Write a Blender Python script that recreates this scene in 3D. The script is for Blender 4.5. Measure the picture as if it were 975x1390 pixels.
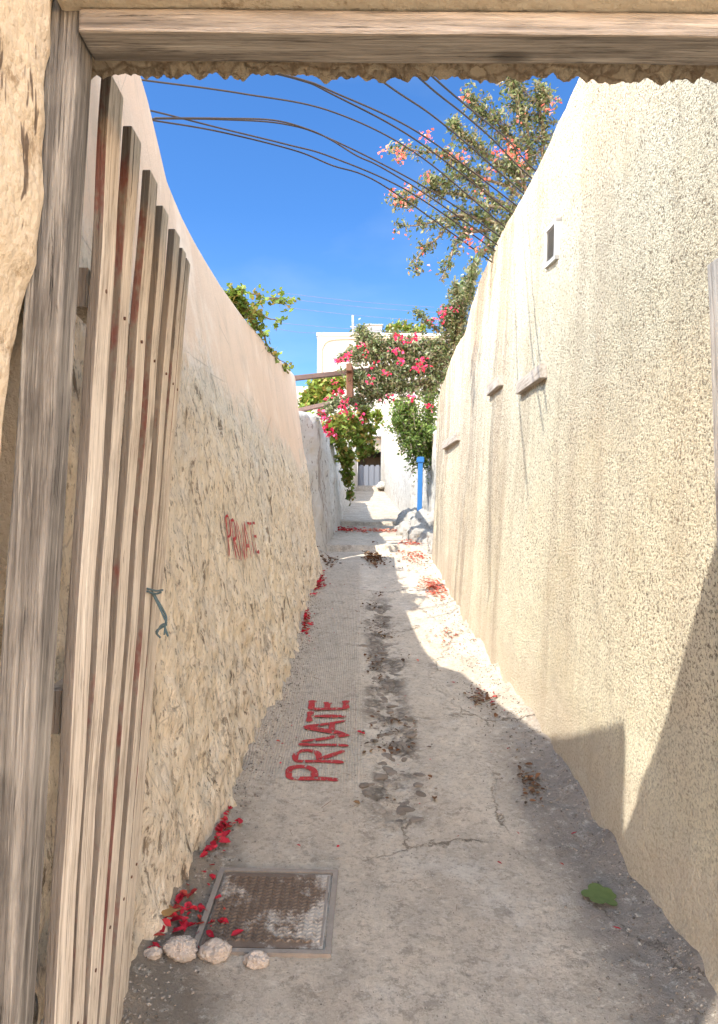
import bpy, bmesh, math, random
import numpy as np
from mathutils import Vector, Matrix, noise
from mathutils.bvhtree import BVHTree
R = math.radians
random.seed(7)
for o in list(bpy.data.objects): bpy.data.objects.remove(o)
scn = bpy.context.scene
COL = scn.collection

# ------------------------------------------------------------------ camera
CAM = Vector((0, 0, 1.6)); F = 1000.0; CX, CY = 487.5, 650.0
PITCH = math.atan(90/F); ROLL = R(0.45)
ROT = Matrix.Rotation(math.pi/2 + PITCH, 3, 'X') @ Matrix.Rotation(ROLL, 3, 'Z')
cd = bpy.data.cameras.new('camera'); cam = bpy.data.objects.new('camera', cd); COL.objects.link(cam)
cam.location = CAM; cam.rotation_euler = ROT.to_euler()
cd.sensor_fit = 'HORIZONTAL'; cd.sensor_width = 36; cd.lens = 36*F/975
cd.shift_y = -45/975; cd.clip_start = .05; cd.clip_end = 3000
scn.camera = cam
# ------------------------------------------------------------------ light
SUN = Vector((1.0, 1.0, -1.72)).normalized()
w = bpy.data.worlds.new('World'); scn.world = w; w.use_nodes = True
nt = w.node_tree; bg = nt.nodes['Background']; sky = nt.nodes.new('ShaderNodeTexSky')
sky.sky_type = 'NISHITA'; sky.sun_disc = False
sky.sun_elevation = math.asin(-SUN.z); sky.sun_rotation = math.atan2(-SUN.x, -SUN.y)
sky.air_density = 1.0; sky.dust_density = 0.0; sky.ozone_density = 4.0; sky.altitude = 200
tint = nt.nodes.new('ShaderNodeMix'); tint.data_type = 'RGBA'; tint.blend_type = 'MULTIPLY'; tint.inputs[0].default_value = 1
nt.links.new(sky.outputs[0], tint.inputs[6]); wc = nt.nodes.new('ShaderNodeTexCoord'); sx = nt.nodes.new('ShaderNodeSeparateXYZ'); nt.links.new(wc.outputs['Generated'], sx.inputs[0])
# clear deep blue away from the sun, overhead and sunward boosted as added fill
fill_rng = nt.nodes.new('ShaderNodeMapRange'); fill_rng.interpolation_type = 'SMOOTHSTEP'; nt.links.new(sx.outputs['Y'], fill_rng.inputs[0])
fill_rng.inputs[1].default_value = .12; fill_rng.inputs[2].default_value = .58
fill_mix = nt.nodes.new('ShaderNodeMix'); fill_mix.data_type = 'RGBA'; nt.links.new(fill_rng.outputs[0], fill_mix.inputs[0])
fill_mix.inputs[6].default_value = (5.0, 3.62, 2.5, 1); fill_mix.inputs[7].default_value = (.282, .452, .595, 1)
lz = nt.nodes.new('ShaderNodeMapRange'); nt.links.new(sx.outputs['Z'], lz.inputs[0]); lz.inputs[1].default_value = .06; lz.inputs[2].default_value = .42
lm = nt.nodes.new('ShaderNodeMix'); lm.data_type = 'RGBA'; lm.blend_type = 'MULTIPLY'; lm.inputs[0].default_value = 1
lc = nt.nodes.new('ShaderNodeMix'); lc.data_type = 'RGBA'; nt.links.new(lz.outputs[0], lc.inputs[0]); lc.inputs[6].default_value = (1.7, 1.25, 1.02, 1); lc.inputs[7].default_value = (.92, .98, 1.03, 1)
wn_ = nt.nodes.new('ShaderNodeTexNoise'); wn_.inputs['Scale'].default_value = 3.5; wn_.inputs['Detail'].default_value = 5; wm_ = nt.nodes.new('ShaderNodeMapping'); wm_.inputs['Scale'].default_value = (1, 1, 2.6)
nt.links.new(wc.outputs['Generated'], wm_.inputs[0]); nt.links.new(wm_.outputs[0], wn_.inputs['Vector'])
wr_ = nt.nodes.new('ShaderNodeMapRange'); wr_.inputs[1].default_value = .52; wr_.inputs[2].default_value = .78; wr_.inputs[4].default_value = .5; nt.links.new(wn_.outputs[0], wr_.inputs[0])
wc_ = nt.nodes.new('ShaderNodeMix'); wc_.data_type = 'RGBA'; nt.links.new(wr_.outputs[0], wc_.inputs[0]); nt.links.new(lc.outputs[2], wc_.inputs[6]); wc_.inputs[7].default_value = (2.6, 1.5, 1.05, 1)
nt.links.new(fill_mix.outputs[2], lm.inputs[6]); nt.links.new(wc_.outputs[2], lm.inputs[7]); nt.links.new(lm.outputs[2], tint.inputs[7])
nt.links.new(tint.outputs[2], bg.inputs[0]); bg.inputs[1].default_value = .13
ld = bpy.data.lights.new('sun', 'SUN'); ld.energy = 2.8; ld.angle = R(.5); ld.color = (1, .95, .86)
sun = bpy.data.objects.new('sun', ld); COL.objects.link(sun)
sun.rotation_euler = SUN.to_track_quat('-Z', 'Y').to_euler()
scn.view_settings.view_transform = 'Standard'; scn.view_settings.look = 'None'
scn.view_settings.exposure = 1.78; scn.view_settings.gamma = 1
scn.render.engine = 'CYCLES'
scn.cycles.max_bounces = 10; scn.cycles.diffuse_bounces = 5

# ------------------------------------------------------------------ helpers
GP = [(-400, 0), (0, 0), (9.6, 1.517), (9.62, 1.60), (13.2, 1.95), (13.22, 2.02), (17, 2.40), (22, 2.98), (27, 3.58), (27.02, 3.74), (31, 3.92), (60, 4.5), (900, 5)]
def gz(Y):
    for (a, za), (b, zb) in zip(GP, GP[1:]):
        if Y <= b: return za + (zb-za)*(Y-a)/(b-a)
    return GP[-1][1]
def ray(x, y):
    return ROT @ Vector(((x-CX)/F, -(y-CY)/F, -1))
def atY(x, y, Y):
    r = ray(x, y); return CAM + r*(Y/r.y)
def atX(x, y, X):
    r = ray(x, y); return CAM + r*(X/r.x)
def onG(x, y):
    r = ray(x, y); t = .5
    while t < 60:
        p = CAM + r*t
        if p.z <= gz(p.y): break
        t += .004
    return CAM + r*t
def tag(o, label=None, cat=None, group=None, kind=None):
    if label: o['label'] = label
    if cat: o['category'] = cat
    if group: o['group'] = group
    if kind: o['kind'] = kind
    return o
def mk(name, verts, faces, m=None, parent=None, smooth=False):
    me = bpy.data.meshes.new(name); me.from_pydata([tuple(v) for v in verts], [], faces)
    me.update()
    if smooth: me.polygons.foreach_set('use_smooth', [True]*len(me.polygons))
    o = bpy.data.objects.new(name, me); COL.objects.link(o)
    if m: me.materials.append(m)
    if parent: o.parent = parent
    return o
def mkbm(name, bm, m=None, parent=None, smooth=False):
    me = bpy.data.meshes.new(name); bm.normal_update(); bm.to_mesh(me); bm.free()
    if smooth: me.polygons.foreach_set('use_smooth', [True]*len(me.polygons))
    o = bpy.data.objects.new(name, me); COL.objects.link(o)
    if m: me.materials.append(m)
    if parent: o.parent = parent
    return o
def empty(name, loc=(0, 0, 0)):
    o = bpy.data.objects.new(name, None); COL.objects.link(o); o.location = loc; o.empty_display_size = .1
    return o
def rel(parent, verts):                 # world verts -> local of an unrotated empty
    l = parent.location if parent else Vector((0, 0, 0))
    return [Vector(v)-l for v in verts]
def boxbm(bm, x0, x1, y0, y1, z0, z1, M=None):
    vs = [Vector((x, y, z)) for z in (z0, z1) for y in (y0, y1) for x in (x0, x1)]
    if M: vs = [M @ v for v in vs]
    v = [bm.verts.new(p) for p in vs]
    for f in ((0,2,3,1),(4,5,7,6),(0,1,5,4),(2,6,7,3),(0,4,6,2),(1,3,7,5)): bm.faces.new([v[i] for i in f])
def rbox(name, x0, x1, y0, y1, z0, z1, m, parent=None, bev=.004, seg=2, rough=0, cuts=0, freq=3, shear=None):
    """bevelled box, optionally cut up and worn by noise"""
    l = parent.location if parent else Vector((0, 0, 0))
    bm = bmesh.new(); boxbm(bm, x0-l.x, x1-l.x, y0-l.y, y1-l.y, z0-l.z, z1-l.z)
    if bev: bmesh.ops.bevel(bm, geom=bm.edges[:], offset=bev, segments=seg, affect='EDGES', profile=.6)
    if cuts:
        dims = (x1-x0, y1-y0, z1-z0); ax = dims.index(max(dims))
        lo = (x0, y0, z0)[ax]-l[ax]
        for k in range(1, cuts):
            co = [0, 0, 0]; co[ax] = lo + dims[ax]*k/cuts; no = [0, 0, 0]; no[ax] = 1
            bmesh.ops.bisect_plane(bm, geom=bm.verts[:]+bm.edges[:]+bm.faces[:], plane_co=co, plane_no=no)
    if rough:
        for v in bm.verts:
            p = (v.co + l)*freq
            v.co += Vector((noise.noise(p), noise.noise(p+Vector((7, 3, 1))), noise.noise(p+Vector((1, 9, 5)))))*rough
    if shear:
        for v in bm.verts:
            d = shear(v.co.z + l.z); v.co.x += d
    return mkbm(name, bm, m, parent, smooth=False)
def tube(pts, rad, seg=6, caps=True):
    pts = [Vector(p) for p in pts]; n = len(pts)
    if not hasattr(rad, '__len__'): rad = [rad]*n
    V = []; Fc = []; up = Vector((0.13, .21, 1)).normalized()
    for i, p in enumerate(pts):
        t = (pts[min(i+1, n-1)]-pts[max(i-1, 0)]).normalized()
        a = t.cross(up)
        if a.length < .05: a = t.cross(Vector((1, 0, 0)))
        a.normalize(); b = t.cross(a)
        for k in range(seg):
            an = 2*math.pi*k/seg; V.append(p + (a*math.cos(an)+b*math.sin(an))*rad[i])
    for i in range(n-1):
        for k in range(seg):
            k2 = (k+1) % seg; Fc.append((i*seg+k, i*seg+k2, (i+1)*seg+k2, (i+1)*seg+k))
    if caps: Fc.append(tuple(range(seg))[::-1]); Fc.append(tuple(range((n-1)*seg, n*seg)))
    return V, Fc
def merge(parts):
    V = []; Fc = []
    for v, f in parts:
        o = len(V); V += list(v); Fc += [tuple(i+o for i in q) for q in f]
    return V, Fc
def crv(pts, n):                         # Catmull-Rom resample of tuples
    P = [np.array(p, float) for p in pts]; P = [2*P[0]-P[1]] + P + [2*P[-1]-P[-2]]; out = []
    m = len(P)-3
    for i in range(n):
        s = i/(n-1)*m; k = min(int(s), m-1); t = s-k
        a, b, c, d = P[k:k+4]
        out.append(.5*((2*b)+(c-a)*t+(2*a-5*b+4*c-d)*t*t+(3*b-a-3*c+d)*t**3))
    return out
def lin(pts, x):
    for a, b in zip(pts, pts[1:]):
        if x <= b[0]: 
            t = max(0, (x-a[0])/(b[0]-a[0])); return [p+(q-p)*t for p, q in zip(a[1:], b[1:])]
    return list(pts[-1][1:])
def fb(p, s, oc=3):
    v = 0; a = 1; q = Vector((p[0]*s[0], p[1]*s[1], p[2]*s[2])) if hasattr(s, '__len__') else Vector(p)*s
    for _ in range(oc): v += a*noise.noise(q); q = q*2.03; a *= .5
    return v

# ------------------------------------------------------------------ material nodes
class NT:
    def __init__(s, name):
        s.m = bpy.data.materials.new(name); s.m.use_nodes = True; s.t = s.m.node_tree
        s.b = s.t.nodes['Principled BSDF']; s.b.inputs['Roughness'].default_value = .9
        s.b.inputs['Specular IOR Level'].default_value = .25
        s.tc = s.t.nodes.new('ShaderNodeTexCoord')
    def n(s, t, **k):
        o = s.t.nodes.new('ShaderNode'+t)
        for a, b in k.items(): setattr(o, a, b)
        return o
    def l(s, a, b): s.t.links.new(a, b)
    def coord(s, sc=(1, 1, 1), out='Object', loc=(0, 0, 0), rot=(0, 0, 0)):
        g = s.n('Mapping'); g.inputs['Scale'].default_value = sc; g.inputs['Location'].default_value = loc; g.inputs['Rotation'].default_value = rot
        s.l(s.tc.outputs[out], g.inputs[0]); return g.outputs[0]
    def noise(s, scale, detail=4, rough=.6, sc=(1, 1, 1), dist=0, loc=(0, 0, 0), out=0):
        g = s.n('TexNoise'); g.inputs['Scale'].default_value = scale; g.inputs['Detail'].default_value = detail
        g.inputs['Roughness'].default_value = rough; g.inputs['Distortion'].default_value = dist
        s.l(s.coord(sc, loc=loc), g.inputs['Vector']); return g.outputs[out]
    def vor(s, scale, feature='F1', sc=(1, 1, 1), out=0, rnd=1, vec=None):
        g = s.n('TexVoronoi', feature=feature); g.inputs['Scale'].default_value = scale; g.inputs['Randomness'].default_value = rnd
        s.l(vec or s.coord(sc), g.inputs['Vector']); return g.outputs[out]
    def ramp(s, v, stops, interp='LINEAR'):
        g = s.n('ValToRGB'); g.color_ramp.interpolation = interp; e = g.color_ramp.elements
        while len(e) < len(stops): e.new(.5)
        for i, (p, c) in enumerate(stops):
            e[i].position = p; e[i].color = (*(c if hasattr(c, '__len__') else (c, c, c)), 1)
        s.l(v, g.inputs[0]); return g.outputs[0]
    def mix(s, f, a, b, mode='MIX'):
        g = s.n('Mix', data_type='RGBA', blend_type=mode)
        for i, v in ((0, f), (6, a), (7, b)):
            if hasattr(v, 'is_linked'): s.l(v, g.inputs[i])
            elif i == 0: g.inputs[0].default_value = v
            else: g.inputs[i].default_value = (*v, 1)
        return g.outputs[2]
    def math(s, op, a, b=0, clamp=False):
        g = s.n('Math', operation=op, use_clamp=clamp)
        for i, v in ((0, a), (1, b)):
            if hasattr(v, 'is_linked'): s.l(v, g.inputs[i])
            else: g.inputs[i].default_value = v
        return g.outputs[0]
    def rng(s, v, a, b, c=0, d=1, smooth=False):
        g = s.n('MapRange'); g.interpolation_type = 'SMOOTHSTEP' if smooth else 'LINEAR'
        s.l(v, g.inputs[0])
        for i, x in enumerate((a, b, c, d)): g.inputs[1+i].default_value = x
        return g.outputs[0]
    def xyz(s, out='Object'):
        g = s.n('SeparateXYZ'); s.l(s.tc.outputs[out], g.inputs[0]); return g.outputs
    def col(s, c):
        if hasattr(c, 'is_linked'): s.l(c, s.b.inputs['Base Color'])
        else: s.b.inputs['Base Color'].default_value = (*c, 1)
        return s
    def bump(s, h, dist=.01, strength=1, prev=None):
        g = s.n('Bump'); g.inputs['Distance'].default_value = dist; g.inputs['Strength'].default_value = strength
        s.l(h, g.inputs['Height'])
        if prev: s.l(prev, g.inputs['Normal'])
        s.l(g.outputs[0], s.b.inputs['Normal']); return g.outputs[0]

def m_left():
    s = NT('eroded_ochre_plaster'); X, Y, Z = s.xyz()
    edge = s.math('ADD', Z, s.math('MULTIPLY', s.noise(1.9, 7, .72, (1, 1, .6)), -1.0))
    rough = s.rng(edge, 2.14, 1.80, 0, 1, True)          # 1 on the eroded lower part
    smooth = s.mix(s.noise(2.2, 4), (.68, .50, .36), (.79, .61, .45))
    smooth = s.mix(s.rng(s.noise(5, 7, .75, (1, 1, .3)), .50, .66, 0, .5), smooth, (.55, .43, .31)); smooth = s.mix(s.rng(s.noise(48, 6, .8), .54, .66, 0, .5), smooth, (.52, .41, .30)); smooth = s.mix(s.rng(s.noise(2.5, 6, .7, (1, 1, .5), loc=(3, 3, 3)), .54, .66, 0, .55), smooth, (.88, .76, .62))
    low = s.mix(s.noise(3.0, 6, .7, (1, 1, .35)), (.80, .66, .48), (.93, .82, .64))
    low = s.mix(s.rng(s.noise(1.1, 4, .6), .5, .7, 0, .6), low, (.74, .66, .54))
    c = s.mix(rough, smooth, low)
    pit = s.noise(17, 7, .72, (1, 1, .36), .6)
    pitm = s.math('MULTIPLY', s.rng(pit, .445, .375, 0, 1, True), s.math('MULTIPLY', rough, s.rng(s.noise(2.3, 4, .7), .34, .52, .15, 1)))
    wn = s.n('VectorMath', operation='ADD'); s.l(s.coord((1, 1, .42)), wn.inputs[0])
    sc = s.n('VectorMath', operation='SCALE'); sc.inputs['Scale'].default_value = .10; s.l(s.noise(14, 6, .7, out=1), sc.inputs[0]); s.l(sc.outputs[0], wn.inputs[1])
    crk = s.vor(13, 'DISTANCE_TO_EDGE', vec=wn.outputs[0])
    crk = s.math('MULTIPLY', s.rng(crk, .045, .008), s.math('MULTIPLY', rough, s.rng(s.noise(5, 4, .7), .47, .60)))
    pit2 = s.math('MULTIPLY', s.rng(s.noise(58, 4, .65, (1, 1, .5)), .43, .35), s.math('MULTIPLY', rough, .75))
    mo = s.noise(8, 7, .75, (1, 1, .42), .3); c = s.mix(s.math('MULTIPLY', s.rng(mo, .54, .66, 0, .28), rough), c, (.52, .41, .29))
    mo2 = s.noise(34, 6, .75, (1, 1, .40)); c = s.mix(s.math('MULTIPLY', s.rng(mo2, .57, .66, 0, .5), rough), c, (.40, .30, .20))
    c = s.mix(s.math('MULTIPLY', s.rng(s.noise(4.2, 6, .8, (1, 1, .5), .5, loc=(5, 2, 1)), .375, .34, 0, .85), rough), c, (.10, .07, .045))
    c = s.mix(s.math('MULTIPLY', pitm, .85), c, (.16, .11, .07)); c = s.mix(pit2, c, (.24, .18, .12)); c = s.mix(s.math('MULTIPLY', crk, .30), c, (.26, .19, .13))  # dark pits and cracks: dirt plus crevice shade put into the colour
    grit = s.noise(160, 3, .7); c = s.mix(s.rng(grit, .6, .8, 0, .25), c, (.33, .27, .2))
    hair = s.vor(2.2, 'DISTANCE_TO_EDGE', (1, 1, .5)); 
    c = s.mix(s.math('MULTIPLY', s.rng(hair, .006, .001), .35), c, (.25, .19, .13))
    s.col(c)
    h = s.math('ADD', s.math('MULTIPLY', s.noise(60, 6, .75), .22), s.math('MULTIPLY', s.math('MULTIPLY', pit, rough), 1.6))
    h = s.math('SUBTRACT', h, s.math('MULTIPLY', crk, .18))
    h = s.math('ADD', h, s.math('MULTIPLY', s.math('MULTIPLY', s.noise(36, 6, .7, (1, 1, .45)), rough), .7))
    s.bump(h, .034, 1); return s.m
def m_right():
    s = NT('roughcast_cream_plaster'); X, Y, Z = s.xyz()
    wv = s.n('VectorMath', operation='ADD'); s.l(s.coord(), wv.inputs[0])
    nv = s.n('VectorMath', operation='SCALE'); nv.inputs['Scale'].default_value = .02
    s.l(s.noise(22, 2, out=1), nv.inputs[0]); s.l(nv.outputs[0], wv.inputs[1])
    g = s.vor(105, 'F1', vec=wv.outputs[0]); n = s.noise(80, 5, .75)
    c = s.mix(s.noise(1.5, 4, .6), (.78, .685, .475), (.83, .755, .57))
    far = s.rng(Y, 3.2, 6.5, 0, 1, True)
    st = s.noise(2.2, 5, .65, (1, 1, .05), .3)
    c = s.mix(s.math('MULTIPLY', s.rng(st, .46, .60), s.rng(Y, 2.5, 5.5, .3, .85)), c, (.44, .33, .23))
    c = s.mix(s.rng(Y, 4.8, 7.5, 0, .6, True), c, (.49, .39, .29))
    st2 = s.noise(9, 5, .7, (1, 1, .04), .2)
    c = s.mix(s.math('MULTIPLY', s.rng(st2, .52, .60), s.rng(Y, 4.2, 7.0, 0, .85)), c, (.30, .21, .15))
    damp = s.math('MULTIPLY', s.rng(Y, 7.4, 8.5, 0, 1, True), s.rng(s.noise(7, 6, .75, (1, 1, .08)), .42, .55))
    c = s.mix(s.math('MULTIPLY', damp, .9), c, (.12, .09, .07))
    gr = s.noise(110, 2, .5); c = s.mix(s.rng(gr, .35, .7, 0, .4), c, (.66, .60, .46))
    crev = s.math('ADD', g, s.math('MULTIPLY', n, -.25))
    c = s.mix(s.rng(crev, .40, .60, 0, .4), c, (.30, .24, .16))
    ff = s.rng(s.math('SUBTRACT', Z, s.math('MULTIPLY', Y, .158)), .95, .35, .92, .35, True)  # weakens the painted pits towards the foot, where the wall is in shadow
    c = s.mix(s.math('MULTIPLY', s.rng(n, .485, .40), ff), c, (.15, .11, .07)); blot = s.noise(2.6, 6, .7); c = s.mix(s.rng(blot, .52, .66, 0, .45), c, (.60, .50, .33)); c = s.mix(s.rng(n, .55, .68, 0, .5), c, (.70, .64, .47))  # pits and crevices darkened: grain shade painted in, with some dirt
    # foot of the wall is smoother and browner
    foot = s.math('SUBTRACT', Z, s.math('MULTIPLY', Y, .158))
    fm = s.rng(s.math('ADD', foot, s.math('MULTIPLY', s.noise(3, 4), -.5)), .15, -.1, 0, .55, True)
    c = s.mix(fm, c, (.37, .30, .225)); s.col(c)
    amp = s.math('MULTIPLY', s.rng(Y, 4.5, 7.5, 1, .35), s.rng(fm, 0, .55, 1, .45))
    h = s.math('MULTIPLY', s.math('ADD', s.math('MULTIPLY', g, -.45), s.math('MULTIPLY', n, 1.35)), amp)
    s.bump(h, .020, 1); return s.m
def m_white(name='whitewashed_rubble', base=(.47, .44, .39), dirt=(.24, .19, .15), amt=.8):
    s = NT(name)
    c = s.mix(s.noise(4, 5, .6), base, tuple(x*1.1 for x in base))
    c = s.mix(s.rng(s.noise(3.2, 6, .72, (1, 1, .35), .5), .56, .66, 0, amt), c, dirt)
    c = s.mix(s.rng(s.noise(12, 6, .75, (1, 1, .6)), .43, .37, 0, .85), c, (.13, .10, .08)); s.col(c)
    s.bump(s.math('ADD', s.noise(14, 6, .7), s.math('MULTIPLY', s.noise(90, 3), .15)), .04, .9); return s.m
def m_paint(name, c0, var=.06, rough=.8):
    s = NT(name); s.b.inputs['Roughness'].default_value = rough
    c = s.mix(s.noise(.8, 5, .6, (1, 1, .4)), tuple(x*(1-var*2) for x in c0), c0)
    c = s.mix(s.rng(s.noise(7, 5, .7, (1, 1, .3)), .58, .75, 0, .35), c, tuple(x*.7 for x in c0)); s.col(c)
    s.bump(s.noise(60, 4), .004, .6); return s.m
def m_path():
    s = NT('worn_concrete'); X, Y, Z = s.xyz()
    c = s.mix(s.noise(1.3, 6, .65), (.50, .415, .32), (.78, .67, .53))
    c = s.mix(s.rng(s.noise(6, 6, .7, (1, .55, 1)), .42, .7, 0, .6), c, (.33, .28, .225))
    c = s.mix(s.rng(s.noise(3.1, 5, .7), .56, .68, 0, .6), c, (.68, .62, .53))
    # brushed strip on the left
    strip = s.math('MULTIPLY', s.rng(X, .06, .0, 0, 1), s.math('MULTIPLY', s.rng(Y, 3.2, 3.6), s.rng(Y, 9.4, 8.6)))
    wv = s.n('TexWave', wave_type='BANDS', bands_direction='X'); wv.inputs['Scale'].default_value = 24; wv.inputs['Distortion'].default_value = 2.5
    wv.inputs['Detail'].default_value = 3; wv.inputs['Detail Scale'].default_value = .8; s.l(s.coord((1, .15, 1)), wv.inputs[0])
    ws = s.math('MULTIPLY', wv.outputs[1], strip)
    c = s.mix(s.math('MULTIPLY', strip, .35), c, (.64, .545, .43))
    c = s.mix(s.math('MULTIPLY', ws, .20), c, (.22, .18, .14))
    # rubble channel down the middle (broken surface)
    cx = s.math('ABSOLUTE', s.math('SUBTRACT', s.math('ADD', X, s.math('MULTIPLY', s.noise(1.5, 3), .22)), .29))
    ch = s.math('MULTIPLY', s.rng(cx, .16, .07, 0, 1, True), s.math('MULTIPLY', s.rng(Y, 3.0, 3.3), s.rng(Y, 7.4, 6.6)))
    brk = s.rng(s.noise(4.5, 4, .65), .44, .52, 0, 1)
    ch = s.math('MULTIPLY', ch, brk)
    vo = s.vor(17, 'F1', (1, .8, 1)); vc = s.vor(17, 'F1', (1, .8, 1), out=1)
    ve = s.vor(17, 'DISTANCE_TO_EDGE', (1, .8, 1))
    stone = s.mix(s.ramp(vc, [(0, 0), (1, 1)]), (.09, .075, .06), (.34, .28, .22))
    stone = s.mix(s.rng(ve, .10, .02), stone, (.07, .055, .04))
    c = s.mix(s.math('MULTIPLY', ch, .85), c, stone)
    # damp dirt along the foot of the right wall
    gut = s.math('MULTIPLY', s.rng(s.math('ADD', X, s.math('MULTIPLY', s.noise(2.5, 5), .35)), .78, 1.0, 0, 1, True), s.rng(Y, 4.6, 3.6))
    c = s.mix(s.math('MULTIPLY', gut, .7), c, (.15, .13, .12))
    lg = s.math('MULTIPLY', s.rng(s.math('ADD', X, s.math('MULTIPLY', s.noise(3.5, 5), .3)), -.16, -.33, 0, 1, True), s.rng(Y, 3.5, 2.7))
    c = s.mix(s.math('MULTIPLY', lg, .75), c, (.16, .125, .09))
    # cracks
    crk = s.vor(.75, 'DISTANCE_TO_EDGE', vec=None)
    wn = s.n('VectorMath', operation='ADD'); s.l(s.coord((1, .7, 1)), wn.inputs[0])
    sc = s.n('VectorMath', operation='SCALE'); sc.inputs['Scale'].default_value = .22; s.l(s.noise(5, 6, .75, out=1), sc.inputs[0]); s.l(sc.outputs[0], wn.inputs[1])
    crk = s.vor(.9, 'DISTANCE_TO_EDGE', vec=wn.outputs[0])
    cm = s.math('MULTIPLY', s.rng(crk, .004, .0007), s.math('MULTIPLY', s.rng(s.noise(1.7, 2), .47, .56), s.rng(X, .0, .1)))
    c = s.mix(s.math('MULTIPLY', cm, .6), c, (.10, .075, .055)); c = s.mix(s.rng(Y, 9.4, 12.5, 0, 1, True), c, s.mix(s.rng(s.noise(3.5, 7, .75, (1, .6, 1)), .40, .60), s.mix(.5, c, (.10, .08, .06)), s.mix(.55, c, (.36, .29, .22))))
    c = s.mix(s.rng(s.noise(28, 6, .75), .56, .66, 0, .45), c, (.24, .20, .16)); c = s.mix(s.rng(s.noise(9, 7, .75, loc=(3, 1, 0)), .57, .62, 0, .5), c, (.22, .18, .14)); c = s.mix(s.rng(s.noise(42, 8, .82), .50, .62, 0, .55), c, (.22, .18, .14)); c = s.mix(s.rng(s.noise(20, 8, .82, loc=(9, 1, 0)), .54, .64, 0, .5), c, (.80, .72, .60)); sp = s.noise(75, 3, .6); c = s.mix(s.rng(sp, .66, .74, 0, .7), c, (.66, .62, .54)); c = s.mix(s.rng(sp, .33, .27, 0, .7), c, (.10, .08, .06))
    s.col(c)
    h = s.math('ADD', s.math('MULTIPLY', s.noise(11, 8, .72), .7), s.math('MULTIPLY', s.noise(90, 4), .18))
    h = s.math('ADD', h, s.math('MULTIPLY', ws, .18)); h = s.math('SUBTRACT', h, s.math('MULTIPLY', cm, .5))
    h = s.math('ADD', h, s.math('MULTIPLY', s.math('MULTIPLY', ve, ch), 1.5))
    h = s.math('ADD', h, s.math('MULTIPLY', s.noise(42, 8, .82), .5)); s.bump(h, .038, 1); return s.m
def m_wood(name, axis='Z', c0=(.20, .165, .125), c1=(.42, .36, .29), c2=(.60, .53, .44), red=0, knots=True, pale=0):
    s = NT(name); sc = {'Z': (1, 1, .035), 'X': (.035, 1, 1), 'Y': (1, .035, 1)}[axis]
    rnd = s.n('ObjectInfo').outputs['Random']
    mp = s.n('VectorMath', operation='ADD'); s.l(s.coord(sc), mp.inputs[0])
    cmb = s.n('CombineXYZ'); s.l(s.math('MULTIPLY', rnd, 13), cmb.inputs[0]); s.l(s.math('MULTIPLY', rnd, 7), cmb.inputs[1]); s.l(cmb.outputs[0], mp.inputs[1])
    def nz(scale, d=5, r=.65):
        g = s.n('TexNoise'); g.inputs['Scale'].default_value = scale; g.inputs['Detail'].default_value = d; g.inputs['Roughness'].default_value = r
        g.inputs['Distortion'].default_value = .4; s.l(mp.outputs[0], g.inputs[0]); return g.outputs[0]
    fine = nz(230); mid = nz(58)
    c = s.ramp(mid, [(.3, c0), (.5, c1), (.72, c2)])
    crx = nz(110, 6, .75); c = s.mix(s.rng(fine, .46, .34, 0, .7), c, tuple(x*.5 for x in c0)); c = s.mix(s.rng(crx, .40, .37, 0, .85), c, tuple(x*.3 for x in c0)); c = s.mix(s.rng(s.noise(7, 6, .75, {'Z': (1, 1, .3), 'X': (.3, 1, 1), 'Y': (1, .3, 1)}[axis]), .53, .66, 0, .55), c, tuple(x*.75 for x in c0))
    c = s.mix(s.rng(fine, .60, .72, 0, .6), c, tuple(min(.8, x*1.15) for x in c2))
    patch = s.noise(2.6, 4, .6); c = s.mix(s.rng(patch, .5, .7, 0, .5), c, c2)
    if knots:
        kn = s.vor(3.2, 'F1', {'Z': (1.6, 1.6, .8), 'X': (.8, 1.6, 1.6), 'Y': (1.6, .8, 1.6)}[axis])
        c = s.mix(s.rng(kn, .11, .05, 0, .7), c, tuple(x*.45 for x in c0))
    if red:
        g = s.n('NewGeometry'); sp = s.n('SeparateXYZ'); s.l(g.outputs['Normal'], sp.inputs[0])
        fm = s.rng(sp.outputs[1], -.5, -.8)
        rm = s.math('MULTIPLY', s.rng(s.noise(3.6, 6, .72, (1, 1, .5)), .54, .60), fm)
        c = s.mix(s.math('MULTIPLY', fm, .80), c, s.mix(s.noise(5, 5, .7, (1, 1, .3)), (.05, .035, .025), (.19, .155, .125)))  # front faces darkened in colour, standing in for their shade
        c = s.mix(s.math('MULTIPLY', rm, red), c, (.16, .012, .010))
    s.col(c); s.bump(s.math('ADD', fine, s.math('MULTIPLY', mid, .8)), .006, 1); return s.m
def m_leaf(name, cols, trans=.35, rough=.5):
    s = NT(name); g = s.n('NewGeometry')
    st = [((i+.5)/len(cols), c) for i, c in enumerate(cols)]
    c = s.ramp(g.outputs['Random Per Island'], st); s.col(c); s.b.inputs['Roughness'].default_value = rough
    tr = s.n('BsdfTranslucent'); s.l(c, tr.inputs[0]); mx = s.n('MixShader'); mx.inputs[0].default_value = trans
    s.l(s.b.outputs[0], mx.inputs[1]); s.l(tr.outputs[0], mx.inputs[2])
    s.l(mx.outputs[0], s.t.nodes['Material Output'].inputs[0]); return s.m
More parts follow.
